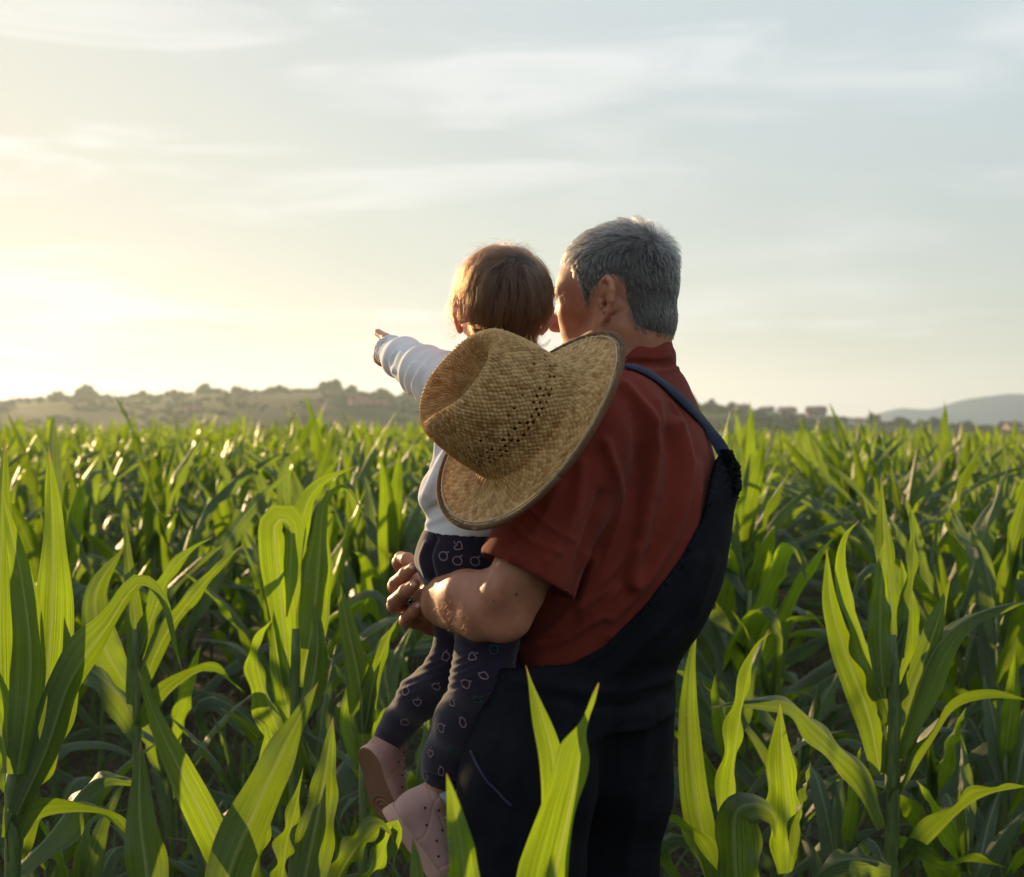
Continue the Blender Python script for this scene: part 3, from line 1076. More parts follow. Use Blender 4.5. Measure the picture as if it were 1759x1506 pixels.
def zone(x, Y):
    px = 879.5 + F * x / Y
    marks = [(60, 'at the left edge of the picture'), (200, 'below the broad ridge tree at far left'), (330, 'below the tree above the tallest corn tuft'), (450, 'below the wide bushy ridge tree'),
             (570, 'behind the folded grey-green blade'), (730, 'between the white farmhouse and the child'), (1240, 'behind the man and child'), (1360, 'just right of the overalls'),
             (1480, 'below the large brown house'), (1600, 'behind the fan-shaped plant at right'), (1700, 'below the foot of the mountain'), (9999, 'at the right edge of the picture')]
    m_ = next(t for e, t in marks if px < e)
    d = 'near' if Y < 5.6 else ('middle' if Y < 8 else 'farther')
    return f'{d} corn plants {m_}'


for q, (x, Y) in enumerate(NEAR):
    lm, sm, _, _ = protos[rp.integers(NPROTO)]
    zn = zone(x, Y)
    o = empty('corn_plant', (x, Y, float(gz(x, Y))), f'one of the {zn}', 'corn plant', zn)
    o.rotation_euler = (rp.normal() * .04, rp.normal() * .04, rp.uniform(0, 6.28))
    s = float(np.clip(rp.normal(.96, .12), .70, 1.24))
    s = min(s, 1.0 if Y < 6 else 1.12)
    o.scale = (s, s, s)
    c = bpy.data.objects.new('stalk', sm); COL.objects.link(c); c.parent = o
    for l in lm:
        c = bpy.data.objects.new('leaf', l); COL.objects.link(c); c.parent = o

for px, Y, s, lab in ((262, 7.0, 1.15, 'tallest corn tuft at left, rising past the foot of the hill'), (402, 7.6, 1.08, 'tall upright corn tuft on the left below the bushy ridge tree'),
                      (604, 8.0, 1.08, 'corn tuft standing up just below the white farmhouse'), (1256, 5.6, 1.0, 'bright corn tuft beside the gathered back of the overalls'),
                      (1688, 7.2, 1.12, 'dark tall corn tuft at right below the mountain'), (95, 5.2, 1.06, 'corn plant in front of the sunlit hill end at far left')):
    lm, sm, _, _ = protos[rp.integers(NPROTO)]
    x = (px - 879.5) / F * Y
    o = empty('corn_plant', (x, Y, float(gz(x, Y))), lab, 'corn plant')
    o.rotation_euler = (0, 0, rp.uniform(0, 6.28)); o.scale = (s, s, s)
    c = bpy.data.objects.new('stalk', sm); COL.objects.link(c); c.parent = o
    for l in lm:
        c = bpy.data.objects.new('leaf', l); COL.objects.link(c); c.parent = o

LOW = [(80, 3.5, .66, 'left of'), (150, 3.0, .58, ''), (300, 3.75, .72, ''), (352, 3.1, .56, ''), (430, 3.6, .68, ''), (540, 3.8, .70, ''), (585, 3.3, .60, ''), (655, 4.1, .74, ''), (715, 3.7, .66, ''),
       (1290, 3.7, .70, ''), (1375, 3.9, .74, ''), (1440, 3.4, .62, ''), (1610, 3.6, .68, ''), (1665, 3.2, .60, ''), (1735, 3.7, .72, ''), (1330, 4.4, .8, ''), (1575, 4.3, .8, '')]
for px, Y, s, _ in LOW:
    lm, sm, _, _ = protos[rp.integers(NPROTO)]
    x = (px - 879.5) / F * Y
    wh_ = 'left of the legs' if px < 800 else 'right of the overalls'
    o = empty('corn_plant', (x, Y, 0.0), f'low young corn plant in the shade {wh_}', 'corn plant', f'low young corn plants {wh_}')
    o.rotation_euler = (0, 0, rp.uniform(0, 6.28)); s *= .86; o.scale = (s * 1.1, s * 1.1, s)
    c = bpy.data.objects.new('stalk', sm); COL.objects.link(c); c.parent = o
    for l in lm:
        c = bpy.data.objects.new('leaf', l); COL.objects.link(c); c.parent = o

# the rest of the field: one mass
Vs, Fs, Us, o = [], [], [], 0
lite = []
for k in range(10):
    rg = np.random.default_rng(300 + k)
    lv, sv = gen_plant(rg, 9, 3, hs=rg.uniform(.8, 1.0))
    lite.append(joinm(lv[2:]))
tiny = []
for k in range(8):
    rg = np.random.default_rng(400 + k)
    lv, sv = gen_plant(rg, 6, 3, nl=7, hs=rg.uniform(.8, 1.0))
    tiny.append(joinm(lv[3:]))
for x, Y in FAR:
    v, f, u = (lite if Y < 20 else tiny)[rp.integers(8)]
    a = rp.uniform(0, 6.28); s = float(np.clip(rp.normal(.96, .15), .66, 1.30))
    c, sn = math.cos(a), math.sin(a)
    R = np.array([[c, sn, 0], [-sn, c, 0], [0, 0, 1]])
    Vs.append((v * s) @ R + [x, Y, float(gz(x, Y))]); Fs.append(f + o); Us.append(u); o += len(v)
link('corn_field', mesh('corn_field', np.concatenate(Vs), np.concatenate(Fs), np.concatenate(Us)), M['leaf_far'], None, 'stuff')

# weeds and crop litter between the rows
Vs, Fs, Us, o = [], [], [], 0
rw = np.random.default_rng(21)
s5 = np.linspace(0, 1, 5)
for q in range(9000):
    Y = rw.uniform(2.2, 13) if q % 3 else rw.uniform(3.5, 7.5)
    x = rw.uniform(-.42, .42) * Y
    a = rw.uniform(0, 6.28); L = rw.uniform(.04, .17); th = rw.uniform(.1, .9) + s5 * rw.uniform(.2, 1.1)
    d = np.stack([np.sin(th) * math.cos(a), np.sin(th) * math.sin(a), np.cos(th)], 1)
    cl = np.array([x, Y, float(gz(x, Y)) - .01]) + np.cumsum(d, 0) * L / 4
    v, f, u = leaf_strip(cl, np.tile([-math.sin(a), math.cos(a), 0], (5, 1)), rw.uniform(.003, .011) * (1 - s5 * .9), .3, 0, 0, 3)
    Vs.append(v); Fs.append(f + o); Us.append(u); o += len(v)
link('weeds', mesh('weeds', np.concatenate(Vs), np.concatenate(Fs), np.concatenate(Us)), M['weed'], None, 'stuff')


# --- the plants one can tell apart in the foreground
def hero(label, foot, leaves, stalk=None, group=None, srad=.014):
    """foot: (px, Y) where the stalk meets the ground; leaves: dicts with picture control points."""
    fx = (foot[0] - 879.5) / F * foot[1]
    fz = float(gz(fx, foot[1]))
    o = empty('corn_plant', (fx, foot[1], fz), label, 'corn plant', group)
    fp = np.array([fx, foot[1], fz - .03])
    if stalk is None:
        stalk = (foot[0], 1500)
    sp = [fp] + [P(*s) if len(s) == 3 else P(s[0], s[1], foot[1]) for s in ([stalk] if not isinstance(stalk, list) else stalk)]
    sl = catmull(sp, 14)
    rad = np.linspace(srad, srad * .6, 14)
    v, f = tube(sl, rad * (1 + .12 * (np.arange(14) % 3 == 0)), 10)
    link('stalk', mesh('stalk', v, f), M['stalk'], o)
    for q, l in enumerate(leaves):
        pts = [P(c[0], c[1], c[2] if len(c) > 2 else foot[1] + l.get('dy', 0)) for c in l['c']]
        n = l.get('n', 40)
        cl = catmull(pts, n)
        v = np.linspace(0, 1, n)
        T = unit(np.gradient(cl, axis=0))
        S = unit(np.cross(T, np.array([0, 1.0, 0])))
        r0, r1 = l.get('roll', (20, 20)) if isinstance(l.get('roll', 20), tuple) else (l.get('roll', 20),) * 2
        tw = np.radians(np.interp(v, [0, 1], [r0, r1]))
        W = l['w'] * .86 / 2 / F * cl[:, 1].mean()
        W = W / max(abs(math.cos(math.radians((r0 + r1) / 2))), .6)
        pr = l.get('p')
        prof = np.interp(v, [a for a, _ in pr], [b for _, b in pr]) if pr else wprof(v, l.get('base', .55), l.get('peak', .35))
        m_ = leaf_strip(cl, S, W * prof, l.get('fold', .35), l.get('wave', .010), 1.3 * q + foot[0], 9, tw)
        link('leaf', mesh('leaf', *m_), M[l.get('m', 'leaf')], o)
    return o


# far left plant A, tall, close
hero('tall corn plant at the left edge, one blade arching over with a drooping tip', (25, 2.0), [
    dict(c=[(12, 1330), (0, 1130), (2, 930), (8, 745)], w=78, roll=(10, -10), fold=.3, dy=.05),
    dict(c=[(40, 1330), (78, 1190), (92, 980), (84, 766)], w=84, roll=(-20, 10), fold=.35, peak=.55),
    dict(c=[(30, 1330), (52, 1150), (38, 1000), (2, 842)], w=66, roll=(35, 15), fold=.5, dy=-.03),
    dict(c=[(28, 1400), (78, 1290), (120, 1170), (185, 1075), (222, 1018), (246, 1003), (277, 1035), (297, 1105), (312, 1152)], w=60, roll=(25, 55), fold=.55, dy=-.02,
         p=[(0, .5), (.25, .95), (.5, 1), (.62, .55), (.75, .45), (.9, .3), (1, .04)], wave=.004),
    dict(c=[(18, 1440), (60, 1340), (100, 1250), (120, 1150), (110, 1060)], w=62, roll=(50, 20), fold=.5),
    dict(c=[(20, 1380), (2, 1250), (-30, 1130), (-60, 1050)], w=80, roll=(-30, -10)),
    dict(c=[(30, 1480), (60, 1410), (120, 1392), (180, 1400), (215, 1440), (235, 1500)], w=52, roll=(60, 60), fold=.4),
    dict(c=[(25, 1500), (90, 1430), (150, 1350), (200, 1335), (245, 1350)], w=60, roll=(-55, -60), fold=.4, dy=.15),
], [(22, 1480), (26, 1320)], srad=.017)

# lower left plant B: blades cut by the bottom edge
hero('low corn plant with four broad glowing blades, left of the pink shoes', (395, 1.72), [
    dict(c=[(262, 1620), (252, 1500), (240, 1390), (241, 1272)], w=84, roll=(15, -5), fold=.25, base=.9),
    dict(c=[(420, 1560), (378, 1460), (318, 1340), (270, 1240), (236, 1148)], w=66, roll=(25, 10), fold=.45, base=.8),
    dict(c=[(375, 1580), (400, 1480), (448, 1370), (500, 1260), (546, 1172)], w=94, roll=(10, 20), fold=.3, base=.85, dy=-.06),
    dict(c=[(505, 1600), (530, 1480), (552, 1370), (572, 1232)], w=82, roll=(-15, -5), fold=.3, base=.95, dy=.1),
    dict(c=[(480, 1560), (492, 1450), (508, 1390), (521, 1318)], w=30, roll=(45, 40), fold=.5, dy=.15),
    dict(c=[(430, 1520), (470, 1310), (462, 1250), (440, 1235)], w=50, roll=(40, 70), fold=.5, dy=.5),
], [(390, 1640)], srad=.015)
hero('corn shoot with a blade folded back at its tip under the pink shoes', (575, 1.9), [
    dict(c=[(560, 1560), (590, 1490), (625, 1440), (650, 1418), (672, 1432)], w=48, roll=(35, 10), fold=.5, p=[(0, .6), (.5, 1), (.8, .8), (1, .1)]),
    dict(c=[(590, 1560), (650, 1480), (672, 1420), (676, 1440), (674, 1520)], w=26, roll=(30, 50), fold=.4, dy=.1),
], [(578, 1600)], srad=.012)

# in front of the man, nearest the lens
hero('blurred bright corn blades at the bottom in front of the man, two tips crossing', (930, 1.45), [
    dict(c=[(935, 1600), (952, 1420), (950, 1310), (928, 1220), (903, 1142)], w=62, roll=(20, 35), fold=.5, base=.7, dy=.06),
    dict(c=[(925, 1640), (955, 1490), (985, 1350), (1005, 1255), (1029, 1173)], w=112, roll=(20, 45), fold=.55, base=.9, peak=.3,
         p=[(0, .75), (.3, .95), (.55, .9), (.75, .5), (.85, .22), (1, .02)]),
], [(925, 1640)], srad=.014)
hero('blurred yellow-green corn blade at the bottom edge in front of the pink shoe', (790, 1.38), [
    dict(c=[(805, 1640), (798, 1500), (784, 1410), (767, 1328)], w=66, roll=(12, 5), fold=.35, base=.95),
    dict(c=[(722, 1640), (720, 1560), (716, 1500), (709, 1437)], w=46, roll=(-10, 5), fold=.3, base=.9, dy=.05),
], [(790, 1640)], srad=.013)

# right of the man
hero('corn plant with one very tall bright blade just right of the man', (1240, 2.75), [
    dict(c=[(1236, 1560), (1224, 1490), (1196, 1380), (1184, 1250), (1186, 1150), (1197, 1075)], w=60, roll=(8, -5), fold=.22, base=.35, peak=.32, wave=.003),
    dict(c=[(1243, 1450), (1257, 1340), (1272, 1220), (1296, 1120), (1326, 1084)], w=44, roll=(40, 30), fold=.55),
    dict(c=[(1352, 1500), (1352, 1400), (1344, 1300), (1340, 1208)], w=78, roll=(25, 15), fold=.35, base=.5, peak=.4),
    dict(c=[(1268, 1540), (1262, 1460), (1265, 1395), (1300, 1382), (1330, 1400), (1332, 1440)], w=86, roll=(-20, -40), fold=.5, base=.8, dy=-.35),
    dict(c=[(1222, 1540), (1198, 1460), (1160, 1412), (1128, 1418)], w=44, roll=(-50, -55), fold=.5, dy=-.2),
    dict(c=[(1362, 1470), (1374, 1400), (1386, 1345), (1393, 1308)], w=20, roll=(50, 60), fold=.4, dy=-.1),
], [(1242, 1560), (1245, 1480)], srad=.013)

hero('sturdy corn plant at right with a fan of upright blades and arching lower leaves', (1530, 2.9), [
    dict(c=[(1512, 1330), (1492, 1230), (1456, 1130), (1428, 1040), (1420, 942)], w=62, roll=(18, 5), fold=.3, peak=.45, wave=.004),
    dict(c=[(1540, 1150), (1532, 1050), (1520, 930), (1514, 818)], w=52, roll=(10, 15), fold=.35),
    dict(c=[(1515, 1200), (1484, 1100), (1456, 1010), (1453, 930), (1476, 893)], w=40, roll=(40, 60), fold=.5),
    dict(c=[(1525, 1330), (1556, 1220), (1592, 1120), (1616, 1050), (1633, 992)], w=66, roll=(15, 10), fold=.3, peak=.5),
    dict(c=[(1548, 1130), (1562, 1040), (1570, 950), (1564, 866)], w=32, roll=(25, 20), fold=.5),
    dict(c=[(1516, 1180), (1512, 1090), (1514, 1000), (1519, 925)], w=50, roll=(-10, 5), fold=.35, dy=-.06),
    dict(c=[(1538, 1180), (1556, 1110), (1560, 1050), (1548, 960)], w=58, roll=(5, -5), fold=.3, dy=.06),
    dict(c=[(1535, 1380), (1600, 1270), (1640, 1215), (1700, 1198), (1775, 1204)], w=48, roll=(65, 70), fold=.4, wave=.01),
    dict(c=[(1540, 1300), (1590, 1150), (1630, 1088), (1690, 1050), (1775, 1030)], w=46, roll=(-55, -65), fold=.45, wave=.008),
    dict(c=[(1540, 1500), (1600, 1440), (1650, 1390), (1700, 1362), (1770, 1350)], w=48, roll=(55, 60), fold=.5, wave=.012),
    dict(c=[(1520, 1420), (1484, 1330), (1440, 1285), (1400, 1245), (1350, 1206), (1280, 1204), (1218, 1216)], w=46, roll=(40, 60), fold=.5, wave=.008),
    dict(c=[(1530, 1490), (1490, 1478), (1440, 1480), (1395, 1510)], w=60, roll=(60, 60), fold=.4, dy=-.2),
    dict(c=[(1535, 1250), (1520, 1180), (1548, 1090), (1560, 1060)], w=60, roll=(0, 0), fold=.6),
    dict(c=[(1535, 1440), (1610, 1490), (1660, 1478), (1730, 1490)], w=40, roll=(60, 60), fold=.4),
], [(1532, 1450), (1535, 1200), (1530, 1090)], srad=.019)

# mid left
hero('corn plant left of the child with a broad grey-green blade folded over at its top', (505, 3.1), [
    dict(c=[(498, 1180), (488, 1080), (476, 980), (472, 905), (486, 892), (500, 905), (500, 960), (492, 1060)], w=64, roll=(0, 25), fold=.25, p=[(0, .5), (.3, .8), (.45, 1), (.6, 1), (.8, .7), (1, .05)], wave=.004),
    dict(c=[(515, 1180), (536, 1080), (548, 960), (556, 870), (585, 836), (606, 848), (624, 886)], w=66, roll=(10, 30), fold=.35, p=[(0, .5), (.3, 1), (.5, .9), (.62, .5), (.8, .15), (1, .04)]),
    dict(c=[(505, 1100), (512, 980), (520, 890), (548, 835), (612, 800)], w=46, roll=(30, 30), fold=.5, dy=.06),
    dict(c=[(505, 1260), (486, 1180), (474, 1110), (470, 1050)], w=44, roll=(15, 5), fold=.4),
    dict(c=[(510, 1250), (536, 1180), (546, 1100), (538, 1030)], w=48, roll=(-20, 0), fold=.4, dy=-.1),
    dict(c=[(500, 1300), (460, 1210), (440, 1120), (470, 1060)], w=36, roll=(45, 60), fold=.5),
], [(505, 1290), (508, 1080)], srad=.014)
hero('upright bright corn blade and its shorter twin between the folded plant and the clasped hands', (622, 2.95), [
    dict(c=[(624, 1300), (618, 1180), (598, 1080), (578, 985)], w=54, roll=(15, 5), fold=.3),
    dict(c=[(626, 1260), (640, 1180), (658, 1115), (683, 1064)], w=42, roll=(20, 35), fold=.45),
    dict(c=[(622, 1320), (604, 1250), (612, 1170), (628, 1120)], w=52, roll=(0, 10), fold=.4, dy=.05),
    dict(c=[(624, 1330), (650, 1260), (670, 1230), (700, 1260)], w=36, roll=(50, 60), fold=.4, dy=.1),
], [(624, 1290)], srad=.013)
hero('corn plant with two narrow arching leaves crossing at the left of the field', (235, 3.3), [
    dict(c=[(240, 1190), (285, 1090), (345, 1010), (385, 965), (418, 935)], w=34, roll=(35, 25), fold=.5),
    dict(c=[(232, 1150), (262, 1060), (290, 990), (330, 945), (366, 922)], w=32, roll=(40, 40), fold=.5),
    dict(c=[(230, 1200), (180, 1110), (165, 1020), (212, 940)], w=64, roll=(25, 10), fold=.35, dy=.1),
    dict(c=[(225, 1210), (232, 1080), (220, 960), (214, 880)], w=36, roll=(10, 10), fold=.4),
    dict(c=[(240, 1250), (300, 1180), (360, 1150), (420, 1190)], w=36, roll=(60, 60), fold=.4),
    dict(c=[(240, 1270), (200, 1190), (130, 1140), (90, 1180)], w=40, roll=(60, 60), fold=.4),
], [(235, 1240), (232, 1080)], srad=.013)


# ------------------------------------------------------------------ the man
def CH(lst):
    return [P(a[0], a[1], a[2]) for a in lst], [a[3] * a[2] / F for a in lst]


def bounds(pts, m):
    p = np.array(pts)
    return p.min(0) - m, p.max(0) + m


def zpy(py, Y=2.34):
    return CZ - (py - 753) / F * Y


YM = 2.34
SC = YM / F
FV = np.array([-.87, .49, -.03]); FV /= np.linalg.norm(FV)
UV_ = np.array([0, 0, 1.0]); UV_ = unit(UV_ - FV * (UV_ @ FV))
SV = np.cross(UV_, FV)                       # towards his left ear, which faces the camera
HC = P(1062, 489, YM)
HR = np.stack([FV, SV, UV_])                 # rows


def hl(f, s, u):
    return HC + SC * (f * FV + s * SV + u * UV_)


man = empty('person', (float(P(1040, 1500, YM)[0]), YM, 0.0),
            'grey-haired man in a rust red shirt and dark overalls holding a small child', 'person')

hd = Field(HC - np.array([.155, .15, .225]), HC + np.array([.15, .15, .135]), .0023)


def hell(f, s, u, a, b, c, k=.012, op='u', rot=None):
    R = HR if rot is None else rot
    hd.ell(hl(f, s, u), np.array([a, b, c]) * SC, R, k, op)


def hrc(p, q, r1, r2, k=.008, op='u'):
    hd.rc(hl(*p), hl(*q), r1 * SC, r2 * SC, k, op)


hell(0, 0, 0, 104, 81, 100, 0)
hell(-22, 0, 12, 82, 80, 88, .01)
hell(66, 0, -6, 43, 60, 46, .02)
hell(62, 0, -58, 47, 52, 56, .025)
for s_ in (1, -1):
    hrc((-8, 62 * s_, -74), (22, 58 * s_, -118), 20, 21, .03)
    hrc((22, 58 * s_, -118), (88, 14 * s_, -142), 21, 20, .03)
    hell(64, 44 * s_, -42, 24, 20, 20, .02)
    hrc((101, 8 * s_, -6), (84, 46 * s_, -10), 9, 9, .015)
    hell(103, 32 * s_, -26, 15, 17, 10, .01, 's')
    hell(89, 32 * s_, -26, 14, 14, 12, .004)
    hrc((96, 20 * s_, -20), (86, 50 * s_, -24), 4.5, 3.5, .005)
    hrc((82, 58 * s_, -26), (72, 64 * s_, -34), 2.5, 2, .004)
    hrc((80, 58 * s_, -20), (70, 66 * s_, -18), 2.5, 2, .004)
    hell(118, 11 * s_, -64, 11, 9, 8, .006)
    hrc((104, 2 * s_, -93), (96, 20 * s_, -97), 7, 5, .006)
    hrc((101, 2 * s_, -104), (94, 18 * s_, -102), 8, 5, .006)
hrc((100, 0, -14), (124, 0, -60), 9, 12, .012)
hrc((88, 0, -140), (78, 0, -148), 22, 16, .02)
hell(30, 0, -96, 60, 46, 44, .03)
hd.rc(hl(-22, 0, -58), hl(-14, 2, -205), 61 * SC, 57 * SC, .03)
hrc((-62, 24, -70), (-30, 22, -160), 26, 26, .03)
hrc((-62, -24, -70), (-30, -22, -160), 26, 26, .03)
hrc((-18, 56, -80), (30, 30, -190), 18, 18, .03)


def ear(fld, pc, Yc, sz, flare, mirror=None):
    """pc(dx,dy,out): ear-plane coordinates in px -> world."""
    k = .003
    hel = [(-14, 11, 2), (-13, 26, 3), (-4, 34, 6), (6, 37, 8), (15, 30, 10), (19, 15, 11), (18, -2, 11), (11, -18, 9), (1, -28, 6), (-9, -35, 4), (-17, -29, 2)]
    rr = [4, 4.3, 4.6, 4.8, 5, 5, 4.8, 4.6, 5.4, 6.5, 5]
    for a, b, r1, r2 in zip(hel[:-1], hel[1:], rr[:-1], rr[1:]):
        fld.rc(pc(*a), pc(*b), r1 * sz, r2 * sz, k)
    ant = [(-1, 24, 3), (8, 14, 5), (9, 0, 6), (3, -14, 5), (-6, -18, 4)]
    for a, b in zip(ant[:-1], ant[1:]):
        fld.rc(pc(*a), pc(*b), 4.6 * sz, 4.6 * sz, k)
    fld.rc(pc(-2, 24, 0), pc(4, -14, 0), 12 * sz, 8 * sz, k)
    fld.rc(pc(-18, 0, 1), pc(-15, -8, 2), 5.5 * sz, 5 * sz, k)
    fld.rc(pc(-14, -2, -14), pc(4, -8, -10), 12 * sz, 12 * sz, .006)
    fld.rc(pc(-8, 2, 9), pc(-3, -9, 10), 8.5 * sz, 8 * sz, .002, 's')
    fld.rc(pc(-9, -4, 2), pc(-9, -5, -6), 5 * sz, 4 * sz, .002, 's')
    fld.rc(pc(-2, 27, 9), pc(10, 22, 10), 3.4 * sz, 3.4 * sz, .002, 's')
    fld.rc(pc(12, 16, 12), pc(13, -6, 12), 3.0 * sz, 3.0 * sz, .002, 's')


EO = hl(-21, 82, -36)
E1 = unit(FV * .96 + SV * -.28)   # ear forward
E3 = unit(np.cross(UV_, E1)); E3 = E3 if E3 @ SV > 0 else -E3
ear(hd, lambda x, y, o_: EO + SC * (-x * E1 + y * UV_ + (o_ * 1.35 - 1) * E3), YM, SC, 0)
EO2 = hl(-21, -82, -36)
E1b = unit(FV * .96 + SV * .28); E3b = unit(np.cross(UV_, E1b)); E3b = E3b if E3b @ SV < 0 else -E3b
ear(hd, lambda x, y, o_: EO2 + SC * (-x * E1b + y * UV_ + (o_ - 4) * E3b), YM, SC, 0)
headV, headQ = hd.surface(1)

# left arm (near), both hands
shoulder, elbow, wrist = (1016, 742, 2.17), (862, 1044, 2.11), (734, 1032, 2.33)
arm_l = CH([(*shoulder, 60), (958, 860, 2.145, 56), (902, 975, 2.12, 51), (862, 1044, 2.115, 42)])
fore_l = CH([(862, 1044, 2.115, 42), (834, 1044, 2.14, 46), (798, 1038, 2.19, 44), (766, 1034, 2.25, 37), (736, 1033, 2.325, 30)])
lo, hi = bounds([P(640, 700, 2.05), P(1060, 1120, 2.05), P(640, 700, 2.5), P(1060, 1120, 2.48)], .03)
ha = Field(lo, hi, .0031)
ha.chain(*arm_l, k=.012)
ha.chain(*fore_l, k=.02)
p_, r_ = CH([(893, 1030, 2.115, 36), (884, 1066, 2.105, 20), (862, 1074, 2.105, 22), (820, 1070, 2.15, 22), (776, 1052, 2.24, 20)]); ha.chain(p_, r_, .022)      # olecranon
p_, r_ = CH([(838, 1008, 2.13, 30), (800, 1016, 2.165, 34), (770, 1016, 2.22, 28), (748, 1018, 2.29, 20)]); ha.chain(p_, r_, .018)
p_, r_ = CH([(880, 985, 2.085, 30), (858, 1012, 2.085, 26)]); ha.chain(p_, r_, .03)        # brachioradialis
p_, r_ = CH([(736, 1033, 2.325, 30), (716, 1030, 2.38, 29), (704, 1024, 2.42, 24)]); ha.chain(p_, r_, .012)          # left hand, held behind
for k_, (yy_, ll) in enumerate([(1002, 1), (1017, 1.1), (1033, 1.05), (1047, .9)]):
    p_, r_ = CH([(708, yy_, 2.41, 12), (700 - 6 * ll, yy_ - 4, 2.45, 11), (716, yy_ - 8, 2.475, 10), (734, yy_ - 6, 2.46, 9)]); ha.chain(p_, r_, .004)
p_, r_ = CH([(722, 1004, 2.36, 13), (702, 984, 2.40, 12), (694, 972, 2.425, 10)]); ha.chain(p_, r_, .004)
armV, armQ = ha.surface(2)
lo, hi = bounds([P(655, 935, 2.22), P(800, 1110, 2.22), P(655, 935, 2.66), P(800, 1110, 2.66)], .02)
hh = Field(lo, hi, .0022)
# right hand wrapping the left wrist from below: knuckles point left, tips lie on the wrist
p_, r_ = CH([(760, 1068, 2.50, 30), (738, 1056, 2.44, 31), (716, 1046, 2.40, 28)]); hh.chain(p_, r_, .01)
p_, r_ = CH([(710, 1012, 2.40, 17), (716, 1064, 2.40, 17)]); hh.chain(p_, r_, .012)
for fr in ([(708, 1010, 2.385, 13), (679, 1007, 2.335, 12.2), (680, 1001, 2.315, 11.8), (697, 985, 2.285, 11), (711, 975, 2.268, 9.8)],
           [(708, 1034, 2.385, 13.5), (678, 1040, 2.325, 12.8), (678, 1033, 2.305, 12.6), (697, 1015, 2.272, 11.6), (712, 1004, 2.258, 10)],
           [(722, 1066, 2.385, 12), (698, 1066, 2.325, 11.5), (700, 1060, 2.31, 11), (711, 1050, 2.285, 10), (719, 1040, 2.268, 9)],
           [(700, 996, 2.39, 13), (686, 966, 2.37, 11.5), (689, 959, 2.355, 11.8), (700, 961, 2.33, 11), (712, 968, 2.315, 9.5)]):
    p_, r_ = CH(fr); hh.chain(p_, r_, .004, kk=.003)
    for q in (1, 3):
        hh.ell(p_[q], [r_[q] * 1.06] * 3, None, .004)
rhV, rhQ = hh.surface(1)

# the rest of his body, under the clothes (coarse)
TA = math.atan2(.49, -.87)
SH = [(628, 1030, 1156, 1.15), (645, 1000, 1174, 1.4), (670, 982, 1189, 1.55), (700, 966, 1203, 1.5), (750, 945, 1224, 1.45), (800, 925, 1235, 1.4), (850, 910, 1242, 1.35),
      (900, 900, 1241, 1.3), (950, 892, 1233, 1.25), (1010, 886, 1216, 1.2), (1085, 880, 1188, 1.2), (1140, 878, 1160, 1.18), (1168, 884, 1136, 1.1)]


def levels(T, dl=0, dr=0, Y=YM):
    o = []
    for py, l, r, ra in T:
        l, r = l - dl, r + dr
        w = (r - l) / 2 * Y / F
        a = w / math.sqrt(.757 + .24 * ra * ra)
        o.append((zpy(py, Y), P((l + r) / 2, 753, Y)[0], Y, a, a * ra))
    return o


bd = Field([-.22, 1.9, -.02], [.48, 2.85, 1.52], .0095)
bd.stack(levels(SH), TA, .03, off=-.016)
leg_n = CH([(950, 1275, 2.27, 74), (925, 1400, 2.22, 76), (915, 1620, 2.2, 62), (915, 1900, 2.19, 54), (925, 2170, 2.19, 34)])
leg_f = CH([(1050, 1275, 2.42, 74), (1040, 1400, 2.45, 76), (1025, 1620, 2.45, 62), (1030, 1900, 2.46, 54), (1040, 2110, 2.46, 34)])
bd.chain(*leg_n, k=.04); bd.chain(*leg_f, k=.04)
p_, r_ = CH([(1105, 742, 2.50, 58), (1010, 900, 2.60, 50), (930, 1030, 2.64, 44), (850, 1040, 2.58, 40), (760, 1066, 2.50, 30)]); bd.chain(p_, r_, .02)
bd.rc(P(1016, 742, 2.17), P(985, 800, 2.155), .055, .052, .03)
bd.rc(hl(-16, 2, -160), hl(-16, 2, -260), 54 * SC, 60 * SC, .02)
bodyV, bodyQ = bd.surface(2)
V, Q, _ = joinm([(headV, headQ), (armV, armQ), (rhV, rhQ), (bodyV, bodyQ)])
link('body', mesh('body', V, Q), M['skin'], man)
skin_bvh = bvh_of(*joinm([(armV, armQ), (rhV, rhQ), (headV, headQ)])[:2])

# finger nails and two moles
for px, py, ax, w in ((709, 975, (.82, -.57), 8), (710, 1004, (.8, -.6), 8.5), (718, 1040, (.55, -.83), 7.5)):
    h_, n_ = cast(skin_bvh, px, py, .0004)
    if h_ is None:
        continue
    n_ = np.array(n_); a_ = unit(np.array([ax[0], 0, -ax[1]])); a_ = unit(a_ - n_ * (a_ @ n_)); b_ = np.cross(n_, a_)
    V0, F0 = ico()
    v = h_ + (V0[:, :1] * a_ * w * .62 + V0[:, 1:2] * b_ * w * .5) * SC + V0[:, 2:] * n_ * .0012
    link('finger_nail', mesh('finger_nail', v, F0), M['nail'], man)
for px, py, r in ((887, 1021, 2.2), (848, 1031, 1.4)):
    h_, n_ = cast(skin_bvh, px, py, 0)
    V0, F0 = ico()
    link('mole', mesh('mole', h_ + V0 * r * SC, F0), M['mole'], man)

